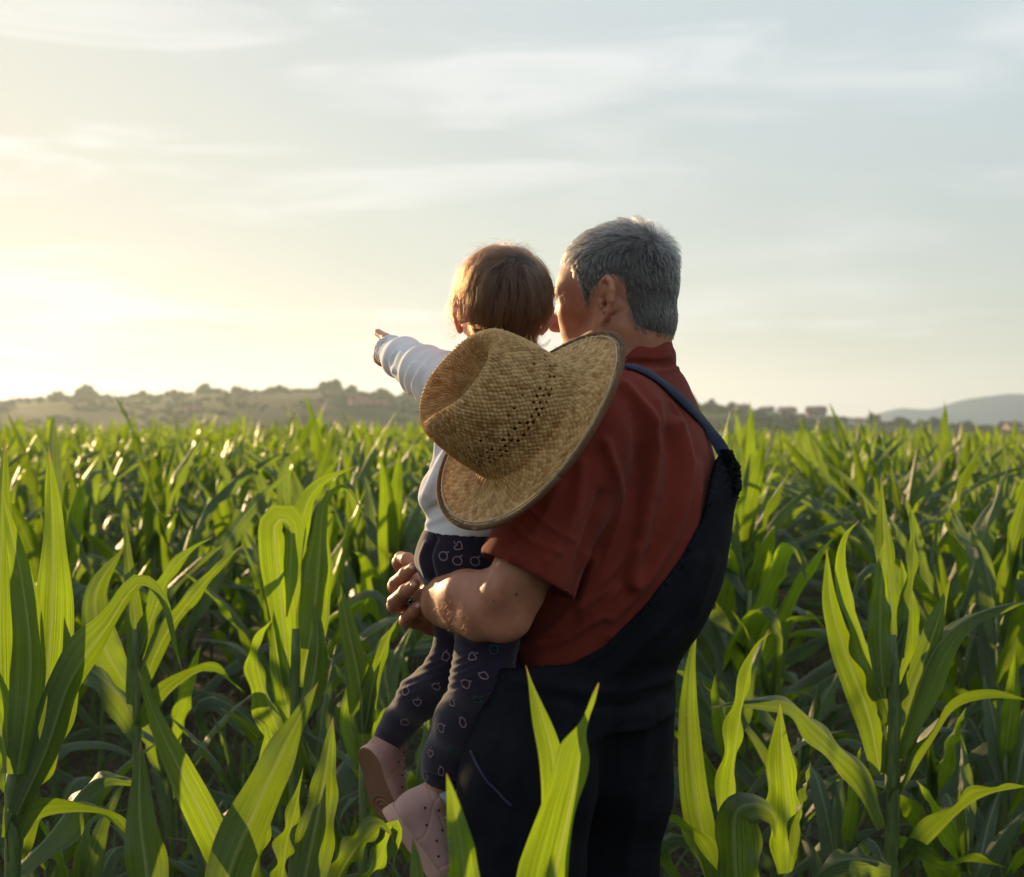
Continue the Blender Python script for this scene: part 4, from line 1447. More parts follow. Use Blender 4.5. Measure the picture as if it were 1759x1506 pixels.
# watch on the left wrist
wc = P(717, 1031, 2.365); wax = unit(P(736, 1033, 2.325) - P(716, 1030, 2.38))
wa = unit(np.cross(wax, [0, 0, 1])); wb = np.cross(wax, wa)
th = np.linspace(0, 2 * math.pi, 40)
wv, wq = [], []
wt = empty('watch', man.location, None); wt.parent = man; wt.location = (0, 0, 0)
bp_ = [wc - wax * .02 + (wa * math.cos(t) + wb * math.sin(t)) * .0315 for t in th]
v, q = ribbon(np.array(bp_), np.array([(wa * math.cos(t) + wb * math.sin(t)) for t in th]), .013, .003)
link('watch_band', mesh('watch_band', v, q, smooth=False), M['metal'], wt)
V0, F0 = ico()
for px, py in ((708, 1036), (704, 1031)):
    cc = P(px, py, 2.295)
    v, q = box(cc, (.009, .006, .010), None)
    link('watch_link', mesh('watch_link', v, q, smooth=False), M['metal'], wt)

# --- shirt
lo, hi = bounds([P(800, 575, 2.0), P(1260, 1190, 2.0), P(800, 575, 2.66), P(1260, 1190, 2.66)], .02)
st = Field(lo, hi, .0042)
st.stack(levels(SH), TA, 0)
# shoulder caps and the blouson back
p_, r_ = CH([(1112, 694, YM, 44), (1060, 706, 2.22, 60), (1012, 746, 2.165, 74)]); st.chain(p_, r_, .05)
p_, r_ = CH([(1125, 708, YM, 40), (1118, 722, 2.44, 54), (1100, 755, 2.50, 70)]); st.chain(p_, r_, .04)
slv = CH([(1012, 745, 2.165, 76), (962, 860, 2.14, 84), (905, 990, 2.115, 88), (884, 1040, 2.11, 92)])
st2 = Field(lo, hi, .0042)
st2.chain(*slv, k=.01)
# hem plane through the sleeve
h0, h1 = P(826, 942, 2.06), P(984, 1031, 2.10)
hn = unit(np.cross(h1 - h0, np.array([.12, 1, -.28])))
if hn[2] > 0:
    hn = -hn


def hemcut(X, Y, Z):
    return (X - h0[0]) * hn[0] + (Y - h0[1]) * hn[1] + (Z - h0[2]) * hn[2]


st2.cut(hemcut)
inn = Field(lo, hi, .0042)
inn.chain(CH([(955, 880, 2.14, 66), (905, 990, 2.115, 78), (870, 1070, 2.11, 84)])[0], [66 * SC * .93, 79 * SC * .93, 88 * SC * .93])
st2.d = np.maximum(st2.d, -inn.d)
# sleeve joins the shirt with a soft fold
kk = .022
h_ = np.maximum(kk - np.abs(st.d - st2.d), 0) / kk
st.d = np.minimum(st.d, st2.d) - h_ * h_ * kk * .25
# right sleeve
p_, r_ = CH([(1105, 745, 2.50, 72), (1030, 860, 2.58, 76), (985, 950, 2.61, 74)]); st.chain(p_, r_, .03)
# collar: standing band, higher at the nape
CL = [(572, 1000, 1152, 1.0), (600, 998, 1154, 1.0), (625, 996, 1155, 1.02), (650, 994, 1156, 1.1)]
cf = Field(lo, hi, .0042)
cf.stack([(z, x, y, a, b) for z, x, y, a, b in levels(CL)], TA, 0)
p_ = [(598, 994, 1155, 1.02), (606, 992, 1159, 1.02), (627, 990, 1160, 1.04)]
cf.stack(levels(p_), TA, 0)


def collar_top(X, Y, Z):
    px = 879.5 + F * X / YM
    py = 620 - 37 * (1 - np.exp(-np.clip(px - 1066, 0, 200) / 26))
    return (Z - (CZ + (753 - py) / F * YM)) * .9 + 0 * Y


cf.cut(collar_top)
ci = Field(lo, hi, .0042)
ci.stack([(z + (.03 if q > 2 else 0), x, y, a, b) for q, (z, x, y, a, b) in enumerate(levels(CL, -12, -12))], TA, 0)
ci.cut(lambda X, Y, Z: zpy(628) - Z)
# fold line of the collar, and the collar seam below
cg = Field(lo, hi, .0042)
st.d = np.minimum(st.d, cf.d)
st.d = np.maximum(st.d, -ci.d)
shV, shQ = st.surface(2)
nn = normals(shV, shQ)
shV = shV + nn * (.0042 * sines(shV, 26, 3, stretch=(1, 1, .35)) + .0012 * sines(shV, 75, 8, stretch=(1, 1, .5)) + .0006 * sines(shV, 150, 9))[:, None]
for ln, w, amp in (([(1072, 668), (1112, 720), (1117, 800), (1105, 900), (1085, 1000)], 13, .011), ([(1128, 690), (1136, 760), (1130, 850)], 10, .005),
                   ([(1160, 730), (1176, 800), (1160, 900), (1112, 990), (1050, 1060)], 12, .009), ([(1195, 800), (1190, 900), (1140, 1000), (1050, 1090)], 12, .006),
                   ([(1040, 760), (1062, 860), (1040, 960), (1000, 1040)], 12, .008), ([(1000, 800), (985, 890), (940, 960)], 12, .006), ([(960, 830), (930, 900), (880, 960)], 10, .005),
                   ([(1020, 960), (990, 1040), (930, 1100)], 12, .008), ([(1060, 1010), (1000, 1080), (900, 1120)], 10, .007), ([(1090, 940), (1030, 1010), (1000, 1060)], 9, .006),
                   ([(1000, 1045), (1060, 1000), (1120, 930)], 4, .004), ([(920, 1090), (980, 1085), (1040, 1060)], 4, .004), ([(1150, 690), (1175, 730), (1190, 790)], 4, .003),
                   ([(880, 900), (915, 930), (965, 950)], 4, .004), ([(905, 870), (945, 905), (990, 930)], 4, .003),
                   ([(1088, 634), (1130, 640), (1166, 632)], 4, .004), ([(1080, 612), (1120, 614), (1152, 614)], 3, .003)):
    shV = ridge(shV, nn, ln, w * .85, amp * 1.35)
for ln, w, amp in (([(1092, 690), (1098, 780), (1088, 900), (1065, 1000)], 12, -.007), ([(1145, 740), (1152, 820), (1125, 930), (1080, 1020)], 12, -.007), ([(983, 1020), (1010, 930), (1035, 850)], 10, -.012),
                   ([(1010, 1060), (940, 1110)], 8, -.005), ([(1080, 622), (1120, 622), (1153, 621)], 3, -.003), ([(835, 955), (900, 992), (975, 1030)], 2.5, -.0025)):
    shV = ridge(shV, nn, ln, w, amp)
shV = relax(shV, shQ, .4)
link('shirt', mesh('shirt', shV, shQ), M['shirt'], man)
shirt_bvh = bvh_of(shV, shQ)

# --- overalls
OV = [(755, 938, 1242, 1.4), (800, 914, 1254, 1.38), (847, 900, 1268, 1.35), (880, 892, 1262, 1.32), (930, 884, 1256, 1.28), (1010, 876, 1237, 1.22), (1085, 868, 1203, 1.22),
      (1135, 862, 1170, 1.24), (1175, 856, 1160, 1.26), (1230, 846, 1155, 1.26)]
lo, hi = bounds([P(690, 735, 2.0), P(1300, 735, 2.0), P(690, 735, 2.7), P(1300, 735, 2.7), P(690, 2215, 2.2), P(1290, 2215, 2.6)], .02)
lo[2] = -.01
ov = Field(lo, hi, .0062)
ov.stack(levels(OV), TA, 0)
tl = CH([(930, 1190, 2.23, 104), (905, 1350, 2.21, 112), (893, 1500, 2.19, 104), (895, 1800, 2.18, 92), (905, 2120, 2.18, 84)])
tr_ = CH([(1050, 1190, 2.44, 108), (1042, 1350, 2.45, 108), (1020, 1500, 2.46, 102), (1025, 1800, 2.46, 90), (1030, 2080, 2.46, 84)])
ov.chain(*tl, k=.03); ov.chain(*tr_, k=.03)
p_, r_ = CH([(930, 1250, 2.30, 96), (1040, 1255, 2.40, 96)]); ov.chain(p_, r_, .04)
p_, r_ = CH([(945, 1330, 2.32, 60), (1030, 1335, 2.36, 60)]); ov.chain(p_, r_, .06)
BX = [600, 870, 900, 980, 1040, 1110, 1170, 1208, 1226, 1236, 1244, 1290]
BY = [1120, 1148, 1147, 1141, 1111, 1041, 961, 890, 810, 782, 768, 760]


def bibcut(X, Y, Z):
    px = 879.5 + F * X / Y
    py = 753 - F * (Z - CZ) / Y
    return np.clip((np.interp(px, BX, BY).astype(np.float32) - py) * .0007, -.02, .02)


ov.cut(bibcut)
ovV, ovQ = ov.surface(2)
nn = normals(ovV, ovQ)
pp = pix(ovV)
ruch = np.exp(-((pp[:, 0] - 1258) / 26) ** 2 - ((pp[:, 1] - 812) / 52) ** 2)
ovV = ovV + nn * (.0045 * sines(ovV, 22, 5, stretch=(1, 1, .4)) + .0018 * sines(ovV, 60, 6) + ruch * .006 * np.sin(ovV[:, 2] * 520 + 3 * np.sin(ovV[:, 0] * 90 + ovV[:, 1] * 60)))[:, None]
for ln, w, amp in (([(880, 1170), (960, 1180), (1060, 1190), (1150, 1165)], 7, .006), ([(1150, 1190), (1060, 1215), (940, 1200)], 6, -.006), ([(905, 1230), (880, 1330), (870, 1450)], 14, .007),
                   ([(1000, 1220), (985, 1350), (970, 1500)], 12, -.01), ([(1110, 1230), (1095, 1350), (1070, 1480)], 14, .007), ([(1200, 960), (1150, 1060), (1060, 1150)], 10, .005),
                   ([(1226, 960), (1190, 1060), (1130, 1130)], 9, .005)):
    ovV = ridge(ovV, nn, ln, w, amp)
# stitched hem along the cut edge, a side seam and a hip pocket
pp = pix(ovV); dd = pp[:, 1] - np.interp(pp[:, 0], BX, BY)
ovV = ovV + nn * (.0018 * np.exp(-((dd - 10) / 6) ** 2) - .0016 * np.exp(-((dd - 20) / 2.5) ** 2))[:, None]
for ln in ([(1020, 1150), (1005, 1300), (985, 1506)], [(880, 1215), (865, 1262), (850, 1300)], [(1060, 1250), (1130, 1240)], [(1060, 1250), (1062, 1345), (1125, 1340)], [(870, 1185), (1000, 1200), (1155, 1180)]):
    ovV = ridge(ovV, nn, ln, 3.2, -.003)
link('overalls', mesh('overalls', ovV, ovQ), M['denim'], man)
ov_bvh = bvh_of(ovV, ovQ)

# strap over the left shoulder, ending at the gathered back panel
sp = catmull([(1072, 632), (1100, 637), (1130, 656), (1160, 681), (1190, 709), (1215, 737), (1232, 758), (1243, 778)], 26)
pts, nrm = [], []
for a in sp:
    h_, n_ = cast(shirt_bvh, a[0], a[1], .003)
    if h_ is None:
        h_ = P(a[0], a[1], YM - .02); n_ = np.array([.6, -.8, 0])
    pts.append(h_); nrm.append(n_)
pts = np.array(pts); nrm = np.array(nrm)
for _ in range(4):
    pts[1:-1] = (pts[:-2] + 2 * pts[1:-1] + pts[2:]) / 4; nrm[1:-1] = (nrm[:-2] + nrm[1:-1] + nrm[2:]) / 3
front = [P(1052, 642, 2.28), P(1040, 660, 2.33)]
v, q = ribbon(pts + unit(nrm) * .001, nrm, np.interp(np.linspace(0, 1, 26), [0, .2, 1], [.022, .023, .028]), .0016)
link('strap', mesh('strap', v, q, smooth=False), M['strap'], man)
# gathered top of the back panel: a row of elastic ruffles
for row, (dx, r) in enumerate(((0, 6.5), (12, 6.5), (23, 5.5))):
    pts = []
    L_ = catmull([(1238 + dx * .5, 772), (1242 + dx, 800), (1245 + dx, 830), (1240 + dx, 856)], 34)
    for k_, a in enumerate(L_):
        pts.append(P(a[0] + 1.2 * math.sin(k_ * 2.3 + row), a[1], YM - .02 - .012 * row))
    rad = (r + 1.3 * np.sin(np.arange(34) * .9 + row * 2 + 1.5 * np.sin(np.arange(34) * .37)) + rng.normal(size=34) * .5) * SC
    v, q = tube(np.array(pts), rad, 9)
    link('elastic_gather', mesh('elastic_gather', v, q), M['denim'], man)
# thin cord hanging by the hip pocket
pts = []
for a in catmull([(812, 1291), (822, 1312), (838, 1340), (860, 1362), (878, 1384)], 18):
    h_, n_ = cast(ov_bvh, a[0], a[1], .004)
    pts.append(h_ if h_ is not None else P(a[0], a[1], 2.12))
v, q = tube(np.array(pts), 2.0 * SC, 8)
link('cord', mesh('cord', v, q), M['strap'], man)
# boots
for lx, Yb in ((905, 2.18), (1030, 2.46)):
    x = P(lx, 0, Yb)[0]
    bf = Field([x - .3, Yb - .12, -.01], [x + .16, Yb + .22, .2], .008)
    d = np.array([-.87, .49, 0])
    c = np.array([x, Yb, 0])
    bf.rc(c + [0, 0, .16], c + [0, 0, .06], .055, .05, .02)
    bf.rc(c + d * -.03 + [0, 0, .045], c + d * .16 + [0, 0, .045], .045, .045, .02)
    bf.cut(lambda X, Y, Z: .004 - Z + 0 * X + 0 * Y)
    v, q = bf.surface(1)
    link('boot', mesh('boot', v, q), M['boot'], man)

# --- hair: roots layer and strands
HAIRPOLY = [(98, 52), (80, 44), (62, 40), (50, 14), (38, -6), (33, -40), (20, -44), (10, -20), (-20, 4), (-40, -6), (-43, -46), (-53, -84), (-84, -96), (-140, -92), (-140, 160), (92, 160)]


def inpoly(x, y, poly):
    c = np.zeros(len(x), bool); n = len(poly)
    for i in range(n):
        x1, y1 = poly[i]; x2, y2 = poly[(i + 1) % n]
        m = ((y1 > y) != (y2 > y))
        c ^= m & (x < (x2 - x1) * (y - y1) / ((y2 - y1) or 1e-9) + x1)
    return c


def sample(V, Q, ok, n, rg):
    """Random points with normals on the quads whose vertices are ok."""
    q = Q[ok[Q].all(1)]
    a = V[q]
    ar = np.linalg.norm(np.cross(a[:, 2] - a[:, 0], a[:, 3] - a[:, 1]), axis=1)
    i = rg.choice(len(q), n, p=ar / ar.sum())
    u, v = rg.random((n, 1)), rg.random((n, 1))
    b = a[i]
    p = (b[:, 0] * (1 - u) + b[:, 1] * u) * (1 - v) + (b[:, 3] * (1 - u) + b[:, 2] * u) * v
    nn = unit(np.cross(b[:, 2] - b[:, 0], b[:, 3] - b[:, 1]))
    return p, nn


def scalp_cap(V, Q, ok, off):
    q = Q[ok[Q].all(1)]
    ids, inv = np.unique(q, return_inverse=True)
    n_ = normals(V, Q)[ids]
    v = V[ids] + n_ * (off * (1 + .4 * sines(V[ids], 300, 4)))[:, None]
    return v, inv.reshape(q.shape)


loc = (headV - HC) @ HR.T / SC
jx, jz = 5 * sines(headV, 420, 33), 5 * sines(headV, 420, 34)
ok = inpoly(loc[:, 0] + jx, loc[:, 2] + jz, HAIRPOLY) & ~((np.abs(loc[:, 1]) > 66) & (((loc[:, 0] + 21) / 27) ** 2 + ((loc[:, 2] + 38) / 43) ** 2 < 1))
okc = ok & inpoly(loc[:, 0] + 6, loc[:, 2] - 4, HAIRPOLY) & inpoly(loc[:, 0] - 3, loc[:, 2] - 4, HAIRPOLY)
v, q = scalp_cap(headV, headQ, okc, .0008)
hp = link('hair', mesh('hair_roots', v, q), M['scalp_grey'], man)
rg = np.random.default_rng(31)
p, nr = sample(headV, headQ, ok, 23000, rg)
l = (p - HC) @ HR.T / SC
wh = np.array([-78, 20, 62.0])
rad_ = unit(l - wh)
top = np.clip((l[:, 2] - 25) / 45, 0, 1)[:, None]
dl_ = rad_ * (.55 + .6 * top) + np.array([0, 0, -1.0]) * (1 - top) * .75 + np.array([-.55, 0, 0]) * (1 - top)
swirl = np.stack([sines(l, .05, 41), sines(l, .05, 42), sines(l, .05, 43)], 1)
clump = np.stack([sines(l, .23, 44), sines(l, .23, 45), sines(l, .23, 46)], 1)
D = (dl_ + swirl * .34 + clump * .55 + rg.normal(size=l.shape) * .12) @ HR
D = unit(D - nr * (D * nr).sum(1, keepdims=True))
near_wh = np.exp(-(np.linalg.norm(l - wh, axis=1) / 42) ** 2)[:, None]
lift = .42 + .25 * top + .55 * near_wh + .12 * rg.normal(size=(len(p), 1))
ln = (.0105 + .013 * top[:, 0] + .005 * near_wh[:, 0] - .004 * np.clip((-l[:, 2] - 50) / 40, 0, 1)) * rg.uniform(.7, 1.25, len(p))
k = 6
t = np.linspace(0, 1, k)[None, :, None]
S = p[:, None] + (D[:, None] * t + nr[:, None] * (lift[:, None] * t * (1 - .62 * t))) * ln[:, None, None]
# strands gather into small locks
gi = rg.choice(len(p), 1500, replace=False)
from mathutils.kdtree import KDTree
kd = KDTree(len(gi))
for a, b in enumerate(gi):
    kd.insert(Vector(p[b]), a)
kd.balance()
near = np.array([gi[kd.find(Vector(q))[1]] for q in p])
S = S + (S[near] - S) * (t ** 1.2 * .68)
hair_object('hair_strands', S, .00013, .00004, M['grey_hair'], hp)
# brows and the fine hair on the forearm
okb = (np.abs(loc[:, 0] - 92) < 16) & (np.abs(loc[:, 2] + 6) < 7) & (np.abs(loc[:, 1]) > 10) & (np.abs(loc[:, 1]) < 52)
if okb.sum() > 20:
    p, nr = sample(headV, headQ, okb, 260, rg)
    D = unit(np.sign(((p - HC) @ SV))[:, None] * SV + .3 * UV_ + rg.normal(size=p.shape) * .25 + nr * .5)
    hair_object('eyebrow', p[:, None] + D[:, None] * np.linspace(0, .009, 4)[None, :, None], .00008, .00002, M['grey_hair'], man)
pa_ = pix(armV)
okb = (pa_[:, 0] < 830) & (pa_[:, 0] > 742) & (pa_[:, 1] > 985)
p, nr = sample(armV, armQ, okb, 1700, rg)
D = unit(np.array([-.5, .4, -.6]) + rg.normal(size=p.shape) * .35 + nr * .6)
hair_object('arm_hair', p[:, None] + D[:, None] * (np.linspace(0, 1, 4)[None, :, None] * rg.uniform(.004, .010, (len(p), 1, 1))), .000045, .000015, M['brown_hair'], man)


# ------------------------------------------------------------------ the child
YC = 2.27
SK = YC / F
child = empty('person', (float(P(800, 940, YC)[0]), YC, float(P(800, 1000, YC)[2])),
              'small brown-haired child in a white top and patterned dark leggings, carried and pointing left', 'person')
KF = unit(np.array([-.30, .95, -.02])); KU = np.array([0, 0, 1.0]); KU = unit(KU - KF * (KU @ KF)); KS = np.cross(KU, KF)   # KS: her left (picture left)
KR = np.stack([KF, KS, KU])
KC = P(863, 503, YC)


def kl(f, s, u):
    return KC + SK * (f * KF + s * KS + u * KU)


kh = Field(KC - np.array([.12, .13, .16]), KC + np.array([.12, .13, .10]), .0022)


def kell(f, s, u, a, b, c, k=.012, op='u'):
    kh.ell(kl(f, s, u), np.array([a, b, c]) * SK, KR, k, op)


kell(0, 0, 0, 86, 69, 75, 0)
kell(-20, 0, -12, 64, 68, 66, .02)
kell(52, 0, -38, 44, 54, 46, .03)
for s_ in (1, -1):
    kell(66, 30 * s_, -48, 24, 22, 20, .02)
    kell(93, 26 * s_, -22, 12, 13, 8, .008, 's')
    kell(82, 26 * s_, -22, 13, 13, 11, .003)
    kh.rc(kl(90, 2 * s_, -72), kl(86, 12 * s_, -73), 5 * SK, 4 * SK, .005)
kell(96, 0, -44, 9, 9, 8, .01)
kell(62, 0, -84, 24, 24, 17, .02)
kh.rc(kl(-6, 0, -50), kl(-10, 0, -140), 42 * SK, 44 * SK, .02)
KE1 = unit(KF * .9 + KS * -.42); KE3 = unit(np.cross(KU, KE1)); KE3 = KE3 if KE3 @ KS > 0 else -KE3
KEO = kl(2, 75, -38)
ear(kh, lambda x, y, o_: KEO + SK * .78 * (-x * KE1 + y * KU + (o_ - 2) * KE3), YC, SK * .78, 0)
KE1b = unit(KF * .9 + KS * .42); KE3b = unit(np.cross(KU, KE1b)); KE3b = KE3b if KE3b @ KS < 0 else -KE3b
KEO2 = kl(2, -75, -38)
ear(kh, lambda x, y, o_: KEO2 + SK * .78 * (-x * KE1b + y * KU + (o_ - 2) * KE3b), YC, SK * .78, 0)
kV, kQ = kh.surface(1)
# left arm and pointing hand
lo, hi = bounds([P(635, 550, 2.2), P(800, 720, 2.2), P(635, 550, 2.58), P(800, 720, 2.58)], .02)
kp = Field(lo, hi, .0021)
p_, r_ = CH([(785, 662, 2.27, 34), (738, 646, 2.34, 28), (705, 628, 2.40, 24), (670, 606, 2.47, 19)]); kp.chain(p_, r_, .01)
p_, r_ = CH([(670, 606, 2.47, 17), (660, 607, 2.495, 19)]); kp.chain(p_, r_, .008)
kp.ell(P(657, 608, 2.50), np.array([18, 21, 24]) * SK, None, .006)
for fr in ([(670, 590, 2.49, 8), (663, 580, 2.515, 7.6), (649, 571, 2.54, 6.8)],):
    p_, r_ = CH(fr); kp.chain(p_, r_, .004)
for q, (fx, fy) in enumerate(((660, 596), (655, 606), (654, 616))):
    p_, r_ = CH([(fx + 2, fy, 2.515, 7.5), (fx - 5, fy + 1, 2.53, 7.2), (fx - 2, fy + 3, 2.545, 6.5), (fx + 6, fy + 4, 2.54, 6)]); kp.chain(p_, r_, .003)
p_, r_ = CH([(671, 612, 2.495, 7), (668, 604, 2.525, 6.5), (663, 600, 2.54, 6)]); kp.chain(p_, r_, .003)
kpV, kpQ = kp.surface(1)
kb = Field(P(690, 620, YC) - np.array([.03, .16, .95]), P(1000, 620, YC) + np.array([.05, .22, .03]), .008)
TS = [(618, 820, 905, 1.0), (640, 768, 928, .72), (690, 758, 936, .7), (760, 760, 926, .72), (830, 752, 905, .75), (900, 742, 890, .8), (960, 726, 885, .85), (1000, 735, 880, .85)]
KA = math.atan2(.95, -.30)


def klev(T, dl=0, dr=0):
    o = []
    for py, l, r, ra in T:
        w = (r - l) / 2 * SK
        o.append((zpy(py, YC), P((l + r) / 2, 0, YC)[0], YC, w * ra, w))
    return o


kb.stack(klev(TS), KA, .02, off=-.012)
lr = CH([(842, 975, 2.27, 46), (836, 1090, 2.235, 42), (826, 1160, 2.215, 40), (798, 1235, 2.255, 40), (770, 1300, 2.29, 30), (755, 1345, 2.30, 26)])
ll = CH([(775, 975, 2.30, 42), (783, 1060, 2.33, 34), (780, 1120, 2.33, 32), (765, 1150, 2.33, 30), (722, 1197, 2.37, 31), (688, 1238, 2.40, 25), (672, 1262, 2.41, 23)])
kb.chain(*lr, k=.02); kb.chain(*ll, k=.02)
p_, r_ = CH([(925, 662, 2.27, 34), (975, 700, 2.36, 28), (980, 640, 2.46, 22)]); kb.chain(p_, r_, .02)   # right arm, round his neck on the far side
kbV, kbQ = kb.surface(2)
V, Q, _ = joinm([(kV, kQ), (kpV, kpQ), (kbV, kbQ)])
link('body', mesh('body', V, Q), M['skin_child'], child)

# --- white top
lo, hi = bounds([P(640, 560, 2.1), P(1010, 940, 2.1), P(640, 560, 2.56), P(1010, 940, 2.56)], .02)
tp = Field(lo, hi, .0038)
TO = [(604, 822, 900, 1.0), (630, 770, 934, .75), (690, 745, 938, .74), (760, 748, 930, .74), (815, 738, 914, .78), (850, 728, 904, .8), (880, 736, 896, .82), (925, 724, 890, .84)]
tp.stack(klev(TO), KA, 0)
p_, r_ = CH([(800, 668, 2.26, 50), (762, 655, 2.31, 44), (728, 637, 2.36, 38), (696, 617, 2.42, 31), (668, 602, 2.475, 27)]); tp.chain(p_, r_, .03)
p_, r_ = CH([(915, 668, 2.27, 46), (975, 700, 2.36, 38), (985, 640, 2.44, 32)]); tp.chain(p_, r_, .03)
p_, r_ = CH([(748, 838, 2.24, 22), (742, 856, 2.24, 20)]); tp.chain(p_, r_, .03)
# flat hem, open cuff
tp.cut(lambda X, Y, Z: zpy(919, YC) - Z + .10 * (X - P(790, 0, YC)[0]) * 0)
c0 = P(668, 602, 2.475); cd = unit(c0 - P(696, 617, 2.42))
ci2 = Field(lo, hi, .0038)
p_, r_ = CH([(690, 615, 2.43, 22), (655, 594, 2.50, 25)]); ci2.chain(p_, r_)
tp.d = np.maximum(tp.d, -ci2.d)
tp.cut(lambda X, Y, Z: (X - c0[0]) * cd[0] + (Y - c0[1]) * cd[1] + (Z - c0[2]) * cd[2] - .004)
cn = Field(lo, hi, .0038)
cn.rc(kl(-8, 0, -95), kl(-8, 0, -40), 46 * SK, 60 * SK)
tp.d = np.maximum(tp.d, -cn.d)
tV, tQ = tp.surface(2)
nn = normals(tV, tQ)
ax_ = unit(P(668, 602, 2.475) - P(800, 668, 2.26))
sl_ = (tV - P(800, 668, 2.26)) @ ax_
onsl = np.clip((sl_ - .02) / .05, 0, 1)
tV = tV + nn * (onsl * (.0019 * np.sin(sl_ * 170 + 7.5 * sines(tV, 20, 51)) + .0024 * sines(tV, 62, 52)) + (1 - onsl) * (.0035 * sines(tV, 24, 53) + .0012 * sines(tV, 60, 54)))[:, None]
for ln, w, amp in (([(762, 700), (752, 760), (742, 800)], 6, .006), ([(770, 770), (750, 810), (732, 850)], 7, .007), ([(740, 875), (770, 860), (800, 858)], 6, -.007), ([(735, 900), (770, 885), (820, 888)], 6, .004),
                   ([(712, 625), (700, 650), (704, 672)], 3.2, .006), ([(728, 630), (712, 660), (722, 686)], 3.0, .006), ([(752, 632), (735, 660), (742, 690)], 3.4, .006), ([(686, 598), (672, 618), (676, 640)], 2.6, .004)):
    tV = ridge(tV, nn, ln, w, amp)
tV = relax(tV, tQ, .3)
link('shirt', mesh('shirt', tV, tQ), M['white'], child)

# --- leggings
lo, hi = bounds([P(640, 900, 2.08), P(910, 1370, 2.08), P(640, 900, 2.5), P(910, 1370, 2.5)], .02)
lg = Field(lo, hi, .0034)
lg.stack(klev([(908, 728, 886, .82), (935, 716, 890, .86), (965, 711, 892, .9), (1000, 726, 890, .9), (1040, 745, 885, .85)]), KA, 0)
lg.chain(*CH([(846, 975, 2.27, 52), (838, 1090, 2.235, 48), (828, 1160, 2.215, 46.5), (797, 1240, 2.255, 46), (770, 1300, 2.29, 38), (757, 1338, 2.30, 34)]), k=.03)
lg.chain(*CH([(770, 975, 2.30, 46), (784, 1060, 2.33, 38), (782, 1118, 2.33, 37), (766, 1152, 2.33, 36), (722, 1197, 2.37, 37), (688, 1238, 2.40, 29), (672, 1262, 2.41, 24), (664, 1276, 2.415, 22)]), k=.014)
c1 = P(755, 1341, 2.30); d1 = unit(P(755, 1341, 2.30) - P(770, 1300, 2.29))
lg.cut(lambda X, Y, Z: np.minimum((X - c1[0]) * d1[0] + (Y - c1[1]) * d1[1] + (Z - c1[2]) * d1[2], .02) * (X > P(712, 0, 2.3)[0]) - 1.0 * (X <= P(712, 0, 2.3)[0]))
gV, gQ = lg.surface(2)
nn = normals(gV, gQ)
gp = pix(gV)
gV = gV + nn * (.0012 * sines(gV, 45, 61) + .0012 * np.exp(-((gp[:, 1] - 1160) / 40) ** 2) * np.sin(gp[:, 1] * .5 + gp[:, 0] * .2))[:, None]
for ln, w, amp in (([(748, 925), (738, 955), (746, 995)], 4, -.006), ([(732, 935), (724, 960), (732, 990)], 5, .004), ([(720, 1325), (755, 1335), (790, 1345)], 2.5, -.003), ([(775, 1184), (800, 1176), (830, 1178)], 4, -.003)):
    gV = ridge(gV, nn, ln, w, amp)
leg = link('leggings', mesh('leggings', gV, gQ), M['legging'], child)

# printed outlines on the leggings: hearts, apples, ovals, each lying on the cloth
leg_bvh = bvh_of(gV, gQ)
th = np.linspace(0, 2 * math.pi, 26)
SHP = {'heart': np.stack([1.0 * np.sin(th) ** 3, (.81 * np.cos(th) - .31 * np.cos(2 * th) - .125 * np.cos(3 * th))], 1),
       'apple': np.stack([np.cos(th) * (1 + .06 * np.cos(2 * th)), .95 * np.sin(th) - .08 * np.abs(np.cos(th))], 1),
       'oval': np.stack([.68 * np.cos(th), 1.12 * np.sin(th)], 1)}
rq = np.random.default_rng(14)
spots_ = [(788, 938, 'heart', 0), (762, 955, 'apple', 0), (786, 963, 'apple', 0), (816, 964, 'apple', 0), (766, 1128, 'apple', 0), (811, 1126, 'heart', 0), (830, 1158, 'oval', 0), (800, 1172, 'apple', 0),
          (777, 1206, 'heart', 0), (820, 1201, 'heart', 1), (795, 1241, 'oval', 0), (758, 1250, 'apple', 0), (740, 1294, 'heart', 0), (780, 1290, 'heart', 1), (717, 1206, 'heart', 0), (697, 1187, 'apple', 0),
          (748, 1177, 'apple', 0), (696, 1240, 'apple', 0), (758, 1325, 'oval', 0), (731, 1333, 'apple', 0), (836, 1220, 'oval', 1), (848, 1115, 'apple', 1)]
pl = []
for px, py, sh, c in spots_:
    h_, n_ = cast(leg_bvh, px, py)
    if h_ is not None:
        pl.append((h_, n_, sh, c))
okl = np.ones(len(gV), bool)
ps, ns = sample(gV, gQ, okl, 400, rq)
for a, b in zip(ps, ns):                                # the sides the photo does not show carry the same print
    if all(np.linalg.norm(a - e[0]) > .036 for e in pl) and b[1] > -.15 and zpy(908, YC) > a[2] > zpy(1335, 2.3):
        pl.append((a, b, ['heart', 'apple', 'oval'][rq.integers(3)], int(rq.random() < .25)))
prt = {0: [], 1: []}
